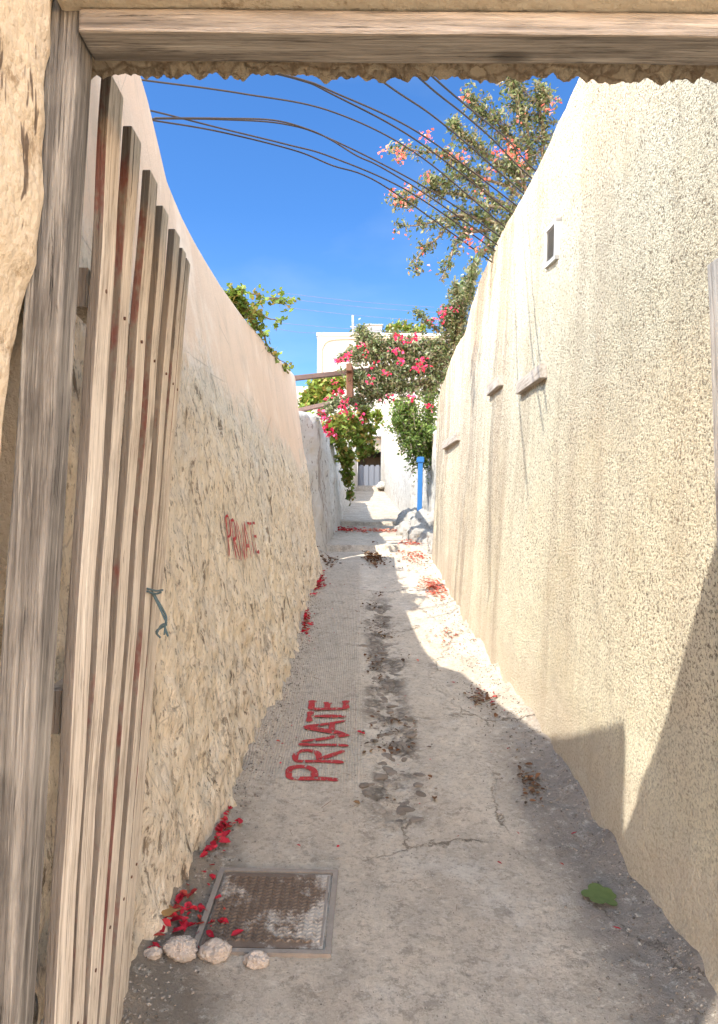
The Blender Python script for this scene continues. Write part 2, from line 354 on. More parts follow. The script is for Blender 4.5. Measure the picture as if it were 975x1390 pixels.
def m_redpaint(wear=.95, name='worn_red_paint'):
    s = NT(name); c = s.mix(s.noise(14, 5, .7), (.27, .022, .024), (.38, .04, .04))
    c = s.mix(s.rng(s.noise(48, 5, .7, (1, .4, 1)), .60, .66, 0, .85), c, (.36, .29, .23)); s.col(c)
    s.bump(s.noise(60, 4), .003, .6)
    tr = s.n('BsdfTransparent'); mx = s.n('MixShader'); worn = s.math('ADD', s.rng(s.noise(38, 6, .75, (1, .35, 1)), .55, .60, 0, wear), s.rng(s.noise(9, 4, .7), .64, .72, 0, .5), clamp=True)
    s.l(worn, mx.inputs[0]); s.l(s.b.outputs[0], mx.inputs[1]); s.l(tr.outputs[0], mx.inputs[2]); s.l(mx.outputs[0], s.t.nodes['Material Output'].inputs[0]); return s.m
M = dict(left=m_left(), right=m_right(), wash=m_white(), path=m_path(), red=m_redpaint(), red2=m_redpaint(.45, 'faded_red_paint'),
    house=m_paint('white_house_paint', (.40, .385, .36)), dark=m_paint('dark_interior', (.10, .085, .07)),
    grey=m_paint('blue_grey_metal_paint', (.17, .18, .205), rough=.5), blue=m_paint('bright_blue_paint', (.035, .16, .40), rough=.5),
    gpick=m_wood('silver_grey_plank', 'Z', (.20, .18, .16), (.36, .33, .30), (.52, .49, .45), knots=False),
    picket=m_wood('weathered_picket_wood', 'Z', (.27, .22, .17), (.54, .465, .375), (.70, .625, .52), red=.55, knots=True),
    post=m_wood('weathered_post_wood', 'Z', (.06, .052, .043), (.155, .138, .118), (.38, .345, .29), red=0),
    beam=m_wood('weathered_beam_wood', 'X', (.10, .08, .062), (.265, .22, .175), (.42, .36, .295)),
    block=m_wood('grey_block_wood', 'Y', (.30, .25, .20), (.46, .39, .32), (.58, .50, .42)),
    rust=m_paint('rusty_brown_iron', (.13, .065, .04), .2), black=m_paint('black_cable_sheath', (.03, .025, .025), rough=.6),
    grk=m_white('greyish_limestone', (.33, .305, .27), (.16, .13, .10), .8),
    rock=m_white('pale_limestone', (.47, .39, .32), (.22, .165, .12), .7),
    bark=m_wood('vine_bark', 'Z', (.10, .07, .05), (.20, .15, .11), (.30, .24, .18), knots=False),
    bleaf=m_leaf('bougainvillea_leaf', [(.06, .09, .03), (.12, .17, .06), (.22, .26, .12), (.33, .34, .22), (.20, .17, .10), (.14, .18, .08)], .35),
    bract=m_leaf('magenta_bract', [(.60, .02, .08), (.72, .04, .14), (.50, .015, .05), (.75, .10, .22)], .3, .6),
    coral=m_leaf('coral_bract', [(.62, .12, .08), (.68, .22, .16), (.52, .08, .07), (.66, .32, .24)], .3, .6),
    vleaf=m_leaf('grape_leaf', [(.10, .16, .02), (.17, .25, .035), (.28, .34, .07), (.07, .10, .015), (.30, .22, .06)], .4),
    tleaf=m_leaf('green_tree_leaf', [(.06, .11, .02), (.12, .20, .03), (.22, .30, .07), (.16, .22, .07)], .4),
    petal=m_leaf('fallen_red_petal', [(.42, .010, .025), (.30, .008, .02), (.55, .03, .05), (.34, .05, .03)], .15, .7),
    ppetal=m_leaf('sun_bleached_petal', [(.60, .10, .07), (.66, .22, .14), (.50, .05, .04), (.58, .33, .22), (.40, .20, .12)], .15, .7),
    dry=m_leaf('dry_brown_leaf', [(.10, .045, .02), (.16, .07, .03), (.06, .035, .02), (.20, .12, .06)], .1, .8),
    gravel=m_leaf('gravel_grit', [(.12, .10, .08), (.24, .20, .16), (.38, .33, .27), (.17, .14, .11)], 0, .9))

# ------------------------------------------------------------------ setting: terrain and path
L1B = [(1.2, -.56), (2.0, -.64)] ; 
lb_img = [(216, 1270), (257, 1205), (290, 1135), (325, 1060), (358, 995), (383, 952), (394, 912), (417, 820), (438, 780)]
rb_img = [(921, 1279), (873, 1214), (812, 1122), (727, 983), (695, 948), (665, 901), (634, 855), (612, 812), (585, 763)]
LB = [(1.0, -.60), (1.8, -.645)] + [(p.y, p.x) for p in (onG(*q) for q in lb_img)]
RB = [(.9, 1.03), (1.6, 1.01)] + [(p.y, p.x) for p in (onG(*q) for q in rb_img)]
print('LB', [(round(a, 2), round(b, 2)) for a, b in LB]); print('RB', [(round(a, 2), round(b, 2)) for a, b in RB])

def path_z(X, Y):
    z = gz(Y)
    p = Vector((X, Y, 0))
    z += .010*noise.noise(p*2.2) + .005*noise.noise(p*7)
    c = abs(X + .11*noise.noise(Vector((0, Y*1.5, 3))) - .18)
    m = max(0, 1-c/.16)*(1 if 3.1 < Y < 7.2 else .25)
    z += m*(-.016 + .014*noise.noise(p*19) + .008*noise.noise(p*40))
    rx = lin(RB, Y)[0]; lx = lin(LB, Y)[0]
    if Y < 9: 
        z += .05*max(0, 1-(rx-X)/.12)**2*(.6+noise.noise(p*5)) + .05*max(0, 1-(X-lx)/.12)**2*(.6+noise.noise(p*6))
        z += .012*max(0, 1-(rx-X)/.4)*noise.noise(p*13)
    return z
ys = list(np.arange(-.6, 1.8, .05)) + list(np.arange(1.8, 5.2, .0125)) + list(np.arange(5.2, 9.6, .03)) + [9.6, 9.601] + list(np.arange(9.64, 13.2, .05)) + [13.2, 13.201] + list(np.arange(13.25, 27, .12)) + [27, 27.001] + list(np.arange(27.1, 31, .2))
xs = list(np.arange(-1.0, 1.35, .0168))
def ggz(Y):
    return gz(9.62) if abs(Y-9.601) < 1e-6 else gz(13.22) if abs(Y-13.201) < 1e-6 else gz(27.02) if abs(Y-27.001) < 1e-6 else None
V = []; nx = len(xs)
for Y in ys:
    g = ggz(Y); off = 0 if g is None else g-gz(Y)
    for X in xs: V.append((X + (0 if Y < 10 else 0), Y + .02*noise.noise(Vector((X*4, Y if Y < 13 else 2, 0)))*(abs(Y-9.6) < .03 or abs(Y-13.2) < .03), path_z(X, Y)+off))
Fc = [(j*nx+i, j*nx+i+1, (j+1)*nx+i+1, (j+1)*nx+i) for j in range(len(ys)-1) for i in range(nx-1)]
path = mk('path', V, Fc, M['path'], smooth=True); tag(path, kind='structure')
PBV = BVHTree.FromPolygons([Vector(v) for v in V], Fc)
def down(X, Y):
    h = PBV.ray_cast(Vector((X, Y, 8)), Vector((0, 0, -1))); return h[0].z if h[0] else gz(Y)

# terrain sheet
s = NT('dry_earth'); s.col(s.mix(s.noise(.5, 5), (.30, .25, .18), (.40, .34, .26))); s.bump(s.noise(3, 6), .1)
gy = [-600, -60, -5, -1, 0, 2, 4, 6, 8, 9.5, 10.5, 13, 13.5, 17, 22, 26.5, 28, 31, 40, 60, 200, 900]
gx = [-900, -200, -50, -10, -2, 0, 2, 10, 50, 200, 900]
V = [(x, y, gz(y)-.09 - (.0 if abs(x) < 60 else .5)) for y in gy for x in gx]; n = len(gx)
ter = mk('terrain', V, [(j*n+i, j*n+i+1, (j+1)*n+i+1, (j+1)*n+i) for j in range(len(gy)-1) for i in range(n-1)], s.m)
tag(ter, kind='structure')

# ------------------------------------------------------------------ walls by lofting
def wall(name, cols, H, thick, dispf, m, nrows, spacing, side, parent=None, lean_in=0):
    """cols: (bx,by,bz, tx,ty,tz); side=+1: thickness goes to -X (left wall), -1: to +X"""
    L = 0; seg = []
    for a, b in zip(cols, cols[1:]): seg.append(math.hypot(b[0]-a[0], b[1]-a[1])+1e-4)
    P = []
    for k, (a, b) in enumerate(zip(cols, cols[1:])):
        n = max(2, int(seg[k]/spacing(a[1])))
        for i in range(n): P.append([p+(q-p)*i/n for p, q in zip(a, b)])
    P.append(list(cols[-1]))
    # smooth columns a little
    A = np.array(P)
    for _ in range(6): A[1:-1] = (A[:-2]+2*A[1:-1]+A[2:])/4
    V = []; nc = len(A)
    for c in range(nc):
        b = Vector(A[c][:3]); t = Vector(A[c][3:])
        tan = Vector((A[min(c+1, nc-1)][0]-A[max(c-1, 0)][0], A[min(c+1, nc-1)][1]-A[max(c-1, 0)][1], 0)).normalized()
        nrm = Vector((tan.y, -tan.x, 0))*side       # outward, to the alley
        for r in range(nrows+1):
            f = r/nrows; p = b.lerp(t, f)
            rr = .05 if r < nrows else .05
            d = dispf(p)
            if f > .965: d -= .05*((f-.965)/.035)**2
            V.append(p + nrm*d)
        p = t - nrm*.10; p.z += .02+.02*noise.noise(p*2); V.append(p)
        p = t - nrm*thick; V.append(p)
        V.append(Vector((p.x, p.y, b.z)))
    nr = nrows+4; Fc = []
    for c in range(nc-1):
        for r in range(nr-1):
            q = (c*nr+r, (c+1)*nr+r, (c+1)*nr+r+1, c*nr+r+1)
            Fc.append(q if side > 0 else q[::-1])
    Fc.append(tuple(range(nr)) if side > 0 else tuple(range(nr))[::-1]); e = (nc-1)*nr
    Fc.append(tuple(range(e, e+nr))[::-1] if side > 0 else tuple(range(e, e+nr)))
    o = mk(name, V, Fc, m, parent, smooth=True)
    return o, BVHTree.FromPolygons(V, Fc)

def dl(p):
    z = p.z; e = 2.45 + .35*noise.noise(Vector((0, p.y*.8, 1)))
    m = min(1, max(0, (e-z)/.12)); low = min(1, max(0, (1.6-z+gz(p.y)*.3)/1.2))
    q = Vector((p.x, p.y, p.z*.38))
    r = noise.noise(q*7)*.017 + noise.noise(q*17)*.012 - .02*max(0, noise.noise(q*12+Vector((4, 4, 4)))-.25)*2 + noise.noise(q*38)*.009
    fl = max(0, 1-abs(p.y-4.12)/.62)*max(0, 1-abs(p.z-1.62)/.32); m *= 1-.85*min(1, fl*2.2); low *= 1-.8*min(1, fl*2.2)
    return .02*noise.noise(p*.9) + m*(.010 + r*(1+low*1.3)) + .03*low*noise.noise(p*2.4)
lt = [(197, 108, -1.0), (205, 150, -.99), (215, 195, -.98), (230, 243, -.97), (250, 285, -.96), (275, 335, -.95), (300, 378, -.92), (340, 434, -.86), (385, 487, -.77), (400, 504, -.72)]
LT = [(1.0, -.63, 3.90), (1.16, -.65, 3.90), (1.49, -.75, 3.90), (1.73, -.83, 3.92), (2.02, -.90, 3.91), (2.6, -.97, 3.83)] + [(p.y, p.x, p.z) for p in (atX(*q) for q in lt)]
print('LT', [tuple(round(a, 2) for a in q) for q in LT])
LT = [q for q in LT if q[0] > 0]
cols = []
for Y in [1.165, 1.3, 1.5, 1.75] + list(np.arange(2, 8.2, .3)):
    bx = lin(LB, Y)[0]; tx, tz = lin(LT, Y); cols.append((bx, Y, gz(Y)-.12, tx, Y, tz))
c = cols[-1]; ye = c[1]
cols.append((c[0]-.06, ye+.12, c[2], c[3]-.05, ye+.12, c[5]-.04)); cols.append((c[0]-.45, ye+.2, c[2], c[3]-.4, ye+.2, c[5]-.1))
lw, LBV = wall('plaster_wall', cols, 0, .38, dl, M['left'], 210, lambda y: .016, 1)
tag(lw, 'peach plastered wall on the left, eroded rough below, with red PRIVATE lettering', 'wall')

def dw(p):
    return .05*noise.noise(p*1.7)+.03*noise.noise(p*5)+.012*noise.noise(p*15)
g = gz
cols = [(-.85, 8.55, g(8.5)-.1, -.72, 8.6, 3.18), (-.44, 9.1, g(9.1)-.1, -.50, 9.1, 3.22), (-.39, 10.2, g(10)-.1, -.49, 10.2, 3.24), (-.34, 13, g(13)-.1, -.46, 13, 3.38), (-.30, 17, g(17)-.1, -.42, 17, 3.60), (-.25, 19.5, g(19)-.1, -.36, 19.5, 3.75), (-.7, 19.8, g(19)-.1, -.8, 19.8, 3.75)]
o, _ = wall('rubble_wall', cols, 0, .35, dw, M['wash'], 50, lambda y: .05, 1)
tag(o, 'low whitewashed rubble wall on the left beyond the peach wall, flaking', 'wall')

cols = [(-.9, 19.6, g(19)-.1, -.95, 19.6, g(20)+1.2), (-.32, 20.2, g(20)-.1, -.36, 20.2, g(20)+1.25), (-.18, 24, g(24)-.1, -.22, 24, g(24)+1.35), (-.06, 28.9, g(28)-.1, -.10, 28.9, g(28)+1.4)]
o, _ = wall('garden_wall', cols, 0, .3, lambda p: dw(p)*.5, M['wash'], 30, lambda y: .1, 1)
tag(o, 'low white wall behind the hanging vine, leading to the dark house opening', 'wall')
def dr(p):
    f = min(1, max(0, (p.y-7.6)/1.2))
    return .022*noise.noise(p*1.1) + .006*noise.noise(p*6) + .005*noise.noise(p*30) + f*.012*noise.noise(Vector((p.x, p.y*4, p.z*.6)))
rt = [(768, 125, 1.17), (740, 195, 1.17), (707, 260, 1.16), (683, 303, 1.15), (662, 345, 1.12), (639, 405, 1.07), (634, 436, 1.05), (615, 477, 1.01), (605, 503, .98), (592, 532, .95), (585, 566, .93)]
RT = [(p.y, p.x, p.z) for p in (atX(*q) for q in rt)]
print('RT', [tuple(round(a, 2) for a in q) for q in RT])
RT = [(.9, 1.2, 4.3), (3.0, 1.18, 4.3)] + sorted(RT)
cols = []
for Y in [.9, 1.3] + list(np.arange(1.7, 8.9, .25)):
    bx = lin(RB, Y)[0]; tx, tz = lin(RT, Y); cols.append((bx, Y, gz(Y)-.12, tx, Y, tz))
c = cols[-1]
cols += [(c[0]+.03, 9.05, c[2], c[3]+.02, 9.0, c[5]-.05), (c[0]+.10, 9.2, c[2], c[3]+.10, 9.1, c[5]-.2), (c[0]+.5, 9.25, c[2], c[3]+.5, 9.2, c[5]-.2)]
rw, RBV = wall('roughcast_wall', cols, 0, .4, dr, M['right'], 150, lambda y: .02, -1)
tag(rw, 'tall sunlit cream roughcast wall on the right with water stains at its far end', 'wall')

# right side beyond: recess wall, then white wall up to the house
cols = [(1.22, 9.2, g(9)-.1, 1.25, 9.2, 3.5), (1.22, 12, g(12)-.1, 1.25, 12, 3.5), (1.20, 14.1, g(14)-.1, 1.24, 14.1, 3.6)]
o, _ = wall('back_wall', cols, 0, .3, dw, M['wash'], 40, lambda y: .06, -1)
tag(o, 'whitewashed wall set back behind the blue post and green bush', 'wall')
cols = [(1.35, 14.15, g(14)-.1, 1.38, 14.15, 3.55), (1.02, 14.2, g(14)-.1, 1.04, 14.2, 3.55), (.98, 14.4, g(14)-.1, 1.0, 14.4, 3.6), (.95, 18, g(18)-.1, .98, 18, 4.3), (.93, 22, g(22)-.1, .96, 22, 5.0), (.92, 29.9, g(29)-.1, .94, 29.9, 6.2)]
o, _ = wall('boundary_wall', cols, 0, .3, lambda p: dw(p)*.5, m_white('streaked_white_render', (.40, .375, .335), (.24, .18, .13), .8), 50, lambda y: .08, -1)
tag(o, 'far white wall on the right leading up to the white house', 'wall')

# ------------------------------------------------------------------ doorway masonry
s = NT('pitted_ochre_masonry'); c = s.mix(s.noise(3, 6, .7), (.47, .37, .25), (.64, .53, .38))
c = s.mix(s.rng(s.noise(13, 6, .75), .44, .36, 0, .85), c, (.27, .19, .11)); c = s.mix(s.rng(s.noise(5, 6, .7, (1, 1, .4)), .55, .63, 0, .5), c, (.50, .37, .23)); c = s.mix(s.rng(s.noise(4.5, 5, .8, (1, 1, .25), .4, loc=(2, 7, 0)), .365, .345, 0, .9), c, (.09, .06, .04)); c = s.mix(s.rng(s.noise(60, 3), .62, .72, 0, .5), c, (.72, .62, .45))
s.col(c); s.bump(s.math('ADD', s.noise(18, 7, .75), s.math('MULTIPLY', s.vor(60), -.3)), .02, .9); M['mas'] = s.m
s = NT('rough_rubble_mortar'); c = s.mix(s.vor(26, out=1), (.36, .27, .18), (.60, .48, .33)); c = s.mix(s.rng(s.vor(26, 'DISTANCE_TO_EDGE'), .1, .02, 0, .7), c, (.22, .15, .09))
s.col(c); s.bump(s.math('ADD', s.noise(30, 7, .75), s.math('MULTIPLY', s.vor(26), -.8)), .03, 1); M['rub'] = s.m
dwl = empty('doorway_wall', (-.5, 1.0, 0))
tag(dwl, 'pitted ochre masonry doorway around the wooden frame, with rough header overhead', 'wall')
def grid_face(P0, U, W, nu, nw, dis, amp):
    V = []; N = Vector(U).cross(Vector(W)).normalized()
    for j in range(nw+1):
        for i in range(nu+1):
            p = Vector(P0)+Vector(U)*i/nu+Vector(W)*j/nw; V.append(p+N*dis(p)*amp)
    return V, [(j*(nu+1)+i, j*(nu+1)+i+1, (j+1)*(nu+1)+i+1, (j+1)*(nu+1)+i) for j in range(nw) for i in range(nu)]
# left jamb: reveal edge leans, closed box displaced
def jamb():
    bm = bmesh.new(); x0, x1, y0, y1, z0, z1 = -2.6, 0, .66, 1.035, -.3, 3.36
    nz_, ny_ = 240, 34
    zs = [z0+(z1-z0)*k/nz_ for k in range(nz_+1)]; V = []
    prof = [(y0+(y1-y0)*k/ny_) for k in range(ny_+1)]
    def ex(z):  # x of the reveal
        return lin([(-.3, -.54), (1.0, -.510), (1.5, -.501), (1.86, -.494), (1.97, -.476), (2.0, -.467), (2.1, -.462), (3.6, -.460)], z)[0]
    for z in zs:
        V.append((x0, y1, z)); V.append((x0, y0, z))
        for k, y in enumerate(prof):
            e = ex(z); p = Vector((e, y, z))
            d = .006*fb(p, (9, 9, 9), 3) + .006*noise.noise(Vector((0, y*5, z*2)))
            rr = max(0, 1-(y-y0)/.05)**2*.04
            # chipped edge at the post
            chip = max(0, 1-(y1-y)/.02)*(.004+.010*abs(noise.noise(Vector((1, 2, z*9)))) + (.012*min(1, max(0, (1.95-z)/.3))))
            V.append((e+d-rr-chip, y, z))
    n = len(prof)+2
    F = [(j*n+i, j*n+(i+1) % n, (j+1)*n+(i+1) % n, (j+1)*n+i) for j in range(nz_) for i in range(n)]
    F.append(tuple(range(n))[::-1]); F.append(tuple(range(nz_*n, nz_*n+n)))
    return V, F
v, f = jamb(); mk('jamb', rel(dwl, v), f, M['mas'], dwl, smooth=False)
rbox('pier', -2.6, -.485, 1.085, 1.158, -.3, 3.38, M['mas'], dwl, .01)
rbox('jamb', .93, 2.4, .95, 1.16, -.3, 3.38, M['mas'], dwl, .012)
# header: front lip, mass above the beam, rough strip behind the beam
rbox('header', -.455, .925, 1.0, 1.16, 2.397, 3.385, M['mas'], dwl, .008, rough=.003, cuts=90, freq=14)
def header_strip():
    nx_, ny_ = 420, 26; V = []
    x0, x1, y0, y1 = -.53, .925, 1.10, 1.178; zt = 2.40
    for j in range(ny_+1):
        for i in range(nx_+1):
            x = x0+(x1-x0)*i/nx_; y = y0+(y1-y0)*j/ny_
            p = Vector((x, y, 0)); z = 2.376 - .013*fb(p, 43, 4) - .005*noise.noise(p*110) - .009*noise.noise(p*9)
            z += .03*max(0, (j-ny_+5)/5)**2; yy = y + (.010*noise.noise(Vector((x*11, 1, 0)))+.006*noise.noise(Vector((x*41, 1, 0)))+.005*noise.noise(Vector((x*120, 3, 0))))*(j/ny_)
            V.append((x, yy, z))
    for i in range(nx_+1): V.append((x0+(x1-x0)*i/nx_, y1+.004*noise.noise(Vector((i*.2, 0, 0))), 3.37))
    n = nx_+1
    F = [(j*n+i, (j+1)*n+i, (j+1)*n+i+1, j*n+i+1) for j in range(ny_+1) for i in range(nx_)]
    return V, F
v, f = header_strip(); mk('header_underside', rel(dwl, v), f, M['rub'], dwl, smooth=False)

# wooden frame
fr = empty('door_frame', (-.45, 1.06, 0)); tag(fr, 'weathered grey wooden door frame set in the masonry doorway', 'door frame')
lean = lambda k, zt: (lambda z: -k*(zt-z))
rbox('post', -.479, -.424, 1.04, 1.098, 0.02, 2.44, M['post'], fr, .004, rough=.002, cuts=50, freq=5, shear=lean(.018, 2.37))
rbox('lintel_beam', -.4225, .93, 1.03, 1.099, 2.357, 2.394, M['beam'], fr, .004, rough=.002, cuts=50, freq=5)
rbox('post', .86, .93, 1.03, 1.098, 0.1, 2.355, M['post'], fr, .004, rough=.003, cuts=50, freq=5)

# ------------------------------------------------------------------ picket gates
def gate(name, data, ztop, zbot, leans, label, mirror=False):
    r = empty(name, (data[0][0], data[0][1], zbot)); tag(r, label, 'gate')
    for i, (x, y, wd, th, dz) in enumerate(data):
        k = dz; zt = ztop; x0, x1 = (x-th, x) if not mirror else (x, x+th)
        pk = rbox('picket', x0, x1, y, y+wd, zbot+.02*(i % 2), zt, M['gpick' if mirror else 'picket'], r, .0035, rough=.0035, cuts=46, freq=4, shear=(lambda z, k=k, zt=zt: -k*(zt-z)) if not mirror else (lambda z: 0))
        for zn in (ztop-.385, zbot+.385):
            xx = (x if not mirror else x0)-(k*(zt-zn) if not mirror else 0); v, f = tube([(xx+(-.004 if not mirror else .004), y+wd*.45, zn), (xx+(.0025 if not mirror else -.0025), y+wd*.45, zn)], .0038, 8)
            mk('nail', rel(r, v), f, M['rust'], r)
    leans = (data[0][4], data[-1][4])
    for zz in (ztop-.42, zbot+.35, (ztop+zbot)/2-.1):
        a, b = data[0], data[-1]; l = r.location; bm = bmesh.new()
        s_ = -1 if not mirror else 1
        ka = leans[0]*(ztop-zz); kb = leans[1]*(ztop-zz)
        if mirror: ka = kb = 0
        q = [Vector((a[0]-ka+s_*.024, a[1]+.01, zz)), Vector((b[0]-kb+s_*.024, b[1]+b[2]-.01, zz))]
        vs = [bm.verts.new(p+Vector((dx, 0, dz))-l) for p in q for dx, dz in ((0, 0), (s_*.03, 0), (s_*.03, .07), (0, .07))]
        for fa in ((0,1,2,3), (7,6,5,4), (0,4,5,1), (1,5,6,2), (2,6,7,3), (3,7,4,0)): bm.faces.new([vs[i] for i in fa])
        bmesh.ops.recalc_face_normals(bm, faces=bm.faces)
        mkbm('rail', bm, M['picket'], r)
    return r
tops = [(152, 101), (180, 171), (204, 229), (222, 278), (238, 310), (247.5, 336), (253, 350)]
BOT = [79, 104, 125, 142, 158, 167, 172]; WD = [.072, .062, .065, .056, .055, .045, .05]
data = []
for k, (x, y) in enumerate(tops):
    zt = 2.43; Y = 1.3
    for _ in range(30):
        p = atY(x, y, Y); Y *= (zt-1.6)/(p.z-1.6)
    p = atY(x, y, Y); pb = atY(BOT[k], 1290, Y); data.append((p.x, Y, WD[k], .019, (p.x-pb.x)/(p.z-pb.z)))
print('pickets', [(round(a[0], 3), round(a[1], 3)) for a in data])
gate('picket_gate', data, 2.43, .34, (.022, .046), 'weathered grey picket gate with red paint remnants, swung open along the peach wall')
p = atY(958, 362, 2.12)
dr_ = [(p.x-.04+.02*k, p.y-.6+.15*k, .085, .021, 0) for k in range(5)]
gate('picket_gate', [(p.x+.02, p.y-.68+.15*k, .08, .021, 0) for k in range(4)]+[(p.x+.004, p.y-.083, .08, .021, 0)], p.z, .45, (0, 0), 'pale grey picket gate folded against the roughcast wall at the right edge', True)

# twine
tw = empty('twine', atY(212, 805, 1.9)); tag(tw, 'knotted blue green twine tied round the gate end picket', 'twine')
s = NT('blue_green_twine'); s.col((.07, .105, .115)); M['twine'] = s.m
def pc(pts, Y, n=24): return [Vector(q) for q in crv([tuple(atY(x, y, Y+dy)) for x, y, dy in pts], n)]
parts = [tube(pc([(200, 799, -.05), (212, 802, 0), (221, 801, .02)], 1.93), .0028), tube(pc([(200, 803, -.05), (211, 806, 0), (219, 804, .0)], 1.93), .0028),
         tube(pc([(206, 803, 0), (212, 815, 0), (220, 832, 0), (226, 847, 0), (219, 852, 0), (212, 858, .0), (218, 866, 0)], 1.93), .0030),
         tube(pc([(209, 806, 0), (218, 822, 0), (226, 838, .01), (224, 850, 0), (228, 864, 0)], 1.935), .0028), tube(pc([(213, 860, 0), (218, 850, 0), (224, 848, 0), (223, 862, 0)], 1.928), .0026)]
v, f = merge(parts); mk('strand', rel(tw, v), f, M['twine'], tw, smooth=True)

# ------------------------------------------------------------------ painted lettering
LET = {'P': [[(.12, 0), (.15, 1)], [(.1, .98), (.75, 1.0), (.95, .78), (.75, .55), (.15, .48)]],
 'R': [[(.12, 0), (.12, 1)], [(.1, .97), (.7, .98), (.9, .77), (.7, .55), (.15, .5)], [(.25, .5), (.95, .0)]],
 'I': [[(.5, -.02), (.5, 1.02)]], 'V': [[(0, 1), (.5, 0), (1, 1)]], 'A': [[(0, 0), (.5, 1), (1, 0)], [(.2, .35), (.85, .35)]],
 'T': [[(.5, 0), (.5, .93)], [(0, .95), (1, .95)]], 'E': [[(.1, 0), (.1, 1)], [(.1, .98), (.95, .98)], [(.1, .55), (.8, .55)], [(.1, .04), (.95, .06)]]}
def letters(spec, mapf, wid, blob=True):
    V = []; F = []
    for ch, u0, u1, h0, h1 in spec:
        for st in LET[ch]:
            pts = [np.array((u0+(u1-u0)*a, h0+(h1-h0)*b)) for a, b in st]
            pp = crv([tuple(q) for q in pts], 26) if (ch in 'PR' and len(st) > 3) else [pts[int(i/26*(len(pts)-1))]*(1-((i/26*(len(pts)-1)) % 1)) + pts[min(len(pts)-1, int(i/26*(len(pts)-1))+1)]*((i/26*(len(pts)-1)) % 1) for i in range(27)]
            n = len(pp); base = len(V)
            for i, q in enumerate(pp):
                t = pp[min(i+1, n-1)]-pp[max(i-1, 0)]; t = t/(np.linalg.norm(t)+1e-9); nn = np.array((-t[1], t[0]))
                e = min(i, n-1-i)/3.0; cap = math.sqrt(max(0, 1-(1-min(1, e))**2))
                ww = wid*(.9+.35*noise.noise(Vector((q[0]*9, q[1]*9, len(V)*.01))))*max(.12, cap)
                if ch in 'E' and i > n-9 and st[0][0] == .1 and st[-1][0] > .5: ww *= 1.45
                for k in (-1, -.33, .33, 1):
                    V.append(mapf(*(q+nn*ww*k*(1+.12*noise.noise(Vector((q[0]*60, q[1]*60, k)))))))
            for i in range(n-1):
                for k in range(3): a = base+i*4+k; F.append((a, a+4, a+5, a+1))
    return V, F
def gmap(u, v):            # u along +Y, v (cap height) towards -X
    X, Y = -v, u; return Vector((X, Y, down(X, Y)+.004))
spec = [('P', 3.41, 3.55, .075, .310), ('R', 3.58, 3.73, .06, .298), ('I', 3.74, 3.83, .045, .29), ('V', 3.82, 4.00, .05, .285), ('A', 3.93, 4.10, .06, .27), ('T', 4.08, 4.23, .06, .27), ('E', 4.24, 4.39, .055, .265)]
v, f = letters(spec, gmap, .019)
# keep strokes from lying in one plane: tiny rise per stroke
o = mk('lettering', v, f, M['red'], path, smooth=True)
for i, vv in enumerate(o.data.vertices): vv.co.z += (i//108)*.00035
def wmap(u, v):
    h = LBV.ray_cast(Vector((0, u, v)), Vector((-1, 0, 0))); x = h[0].x if h[0] else -.6
    return Vector((x+.009, u, v))
a0 = 3.72
spec = [('P', 3.78, 3.86, 1.535, 1.745), ('R', 3.875, 3.96, 1.52, 1.73), ('I', 3.965, 4.01, 1.515, 1.725), ('V', 4.01, 4.11, 1.515, 1.725), ('A', 4.105, 4.21, 1.52, 1.725), ('T', 4.22, 4.32, 1.54, 1.73), ('E', 4.335, 4.43, 1.545, 1.73)]
v, f = letters(spec, wmap, .009)
o = mk('lettering', v, f, M['red2'], lw, smooth=True)
for i, vv in enumerate(o.data.vertices): vv.co.x += (i//108)*.00035

# ------------------------------------------------------------------ manhole cover
s = NT('dusty_rusted_iron'); c = s.mix(s.noise(16, 5, .7), (.085, .055, .038), (.20, .145, .105)); X, Y, Z = s.xyz()
c = s.mix(s.rng(s.math('ADD', s.noise(5, 6, .75), s.rng(X, .05, .2, 0, .14)), .54, .62, 0, .85), c, (.42, .37, .31)); s.col(c); s.bump(s.noise(70, 5), .003, .7); s.b.inputs['Roughness'].default_value = .75; M['iron'] = s.m
mhc = Vector((-.280, 2.54, 0)); mhc.z = gz(mhc.y)+.008
mh = empty('manhole_cover', mhc); tag(mh, 'rusted square iron manhole cover with treadplate pattern in the concrete path', 'manhole cover')
mh.rotation_euler = (math.atan(.158), 0, R(-1.5))
def lbox(name, x0, x1, y0, y1, z0, z1, m, parent, bev=.002):
    bm = bmesh.new(); boxbm(bm, x0, x1, y0, y1, z0, z1)
    if bev: bmesh.ops.bevel(bm, geom=bm.edges[:], offset=bev, segments=2, affect='EDGES')
    return mkbm(name, bm, m, parent)
W = .212; s = NT('dull_dusty_iron_frame'); s.col(s.mix(s.noise(18, 6, .75), (.13, .105, .085), (.33, .28, .23))); s.bump(s.noise(60, 5), .004); M['mfr'] = s.m
bm = bmesh.new()
for a in ((-W, W, -W, -W+.018), (-W, W, W-.018, W), (-W, -W+.018, -W+.0181, W-.0181), (W-.018, W, -W+.0181, W-.0181)):
    boxbm(bm, a[0], a[1], a[2], a[3], -.03, .003)
mkbm('frame', bm, M['mfr'], mh)
bm = bmesh.new(); w2 = W-.026; boxbm(bm, -w2, w2, -w2, w2, -.03, .0)
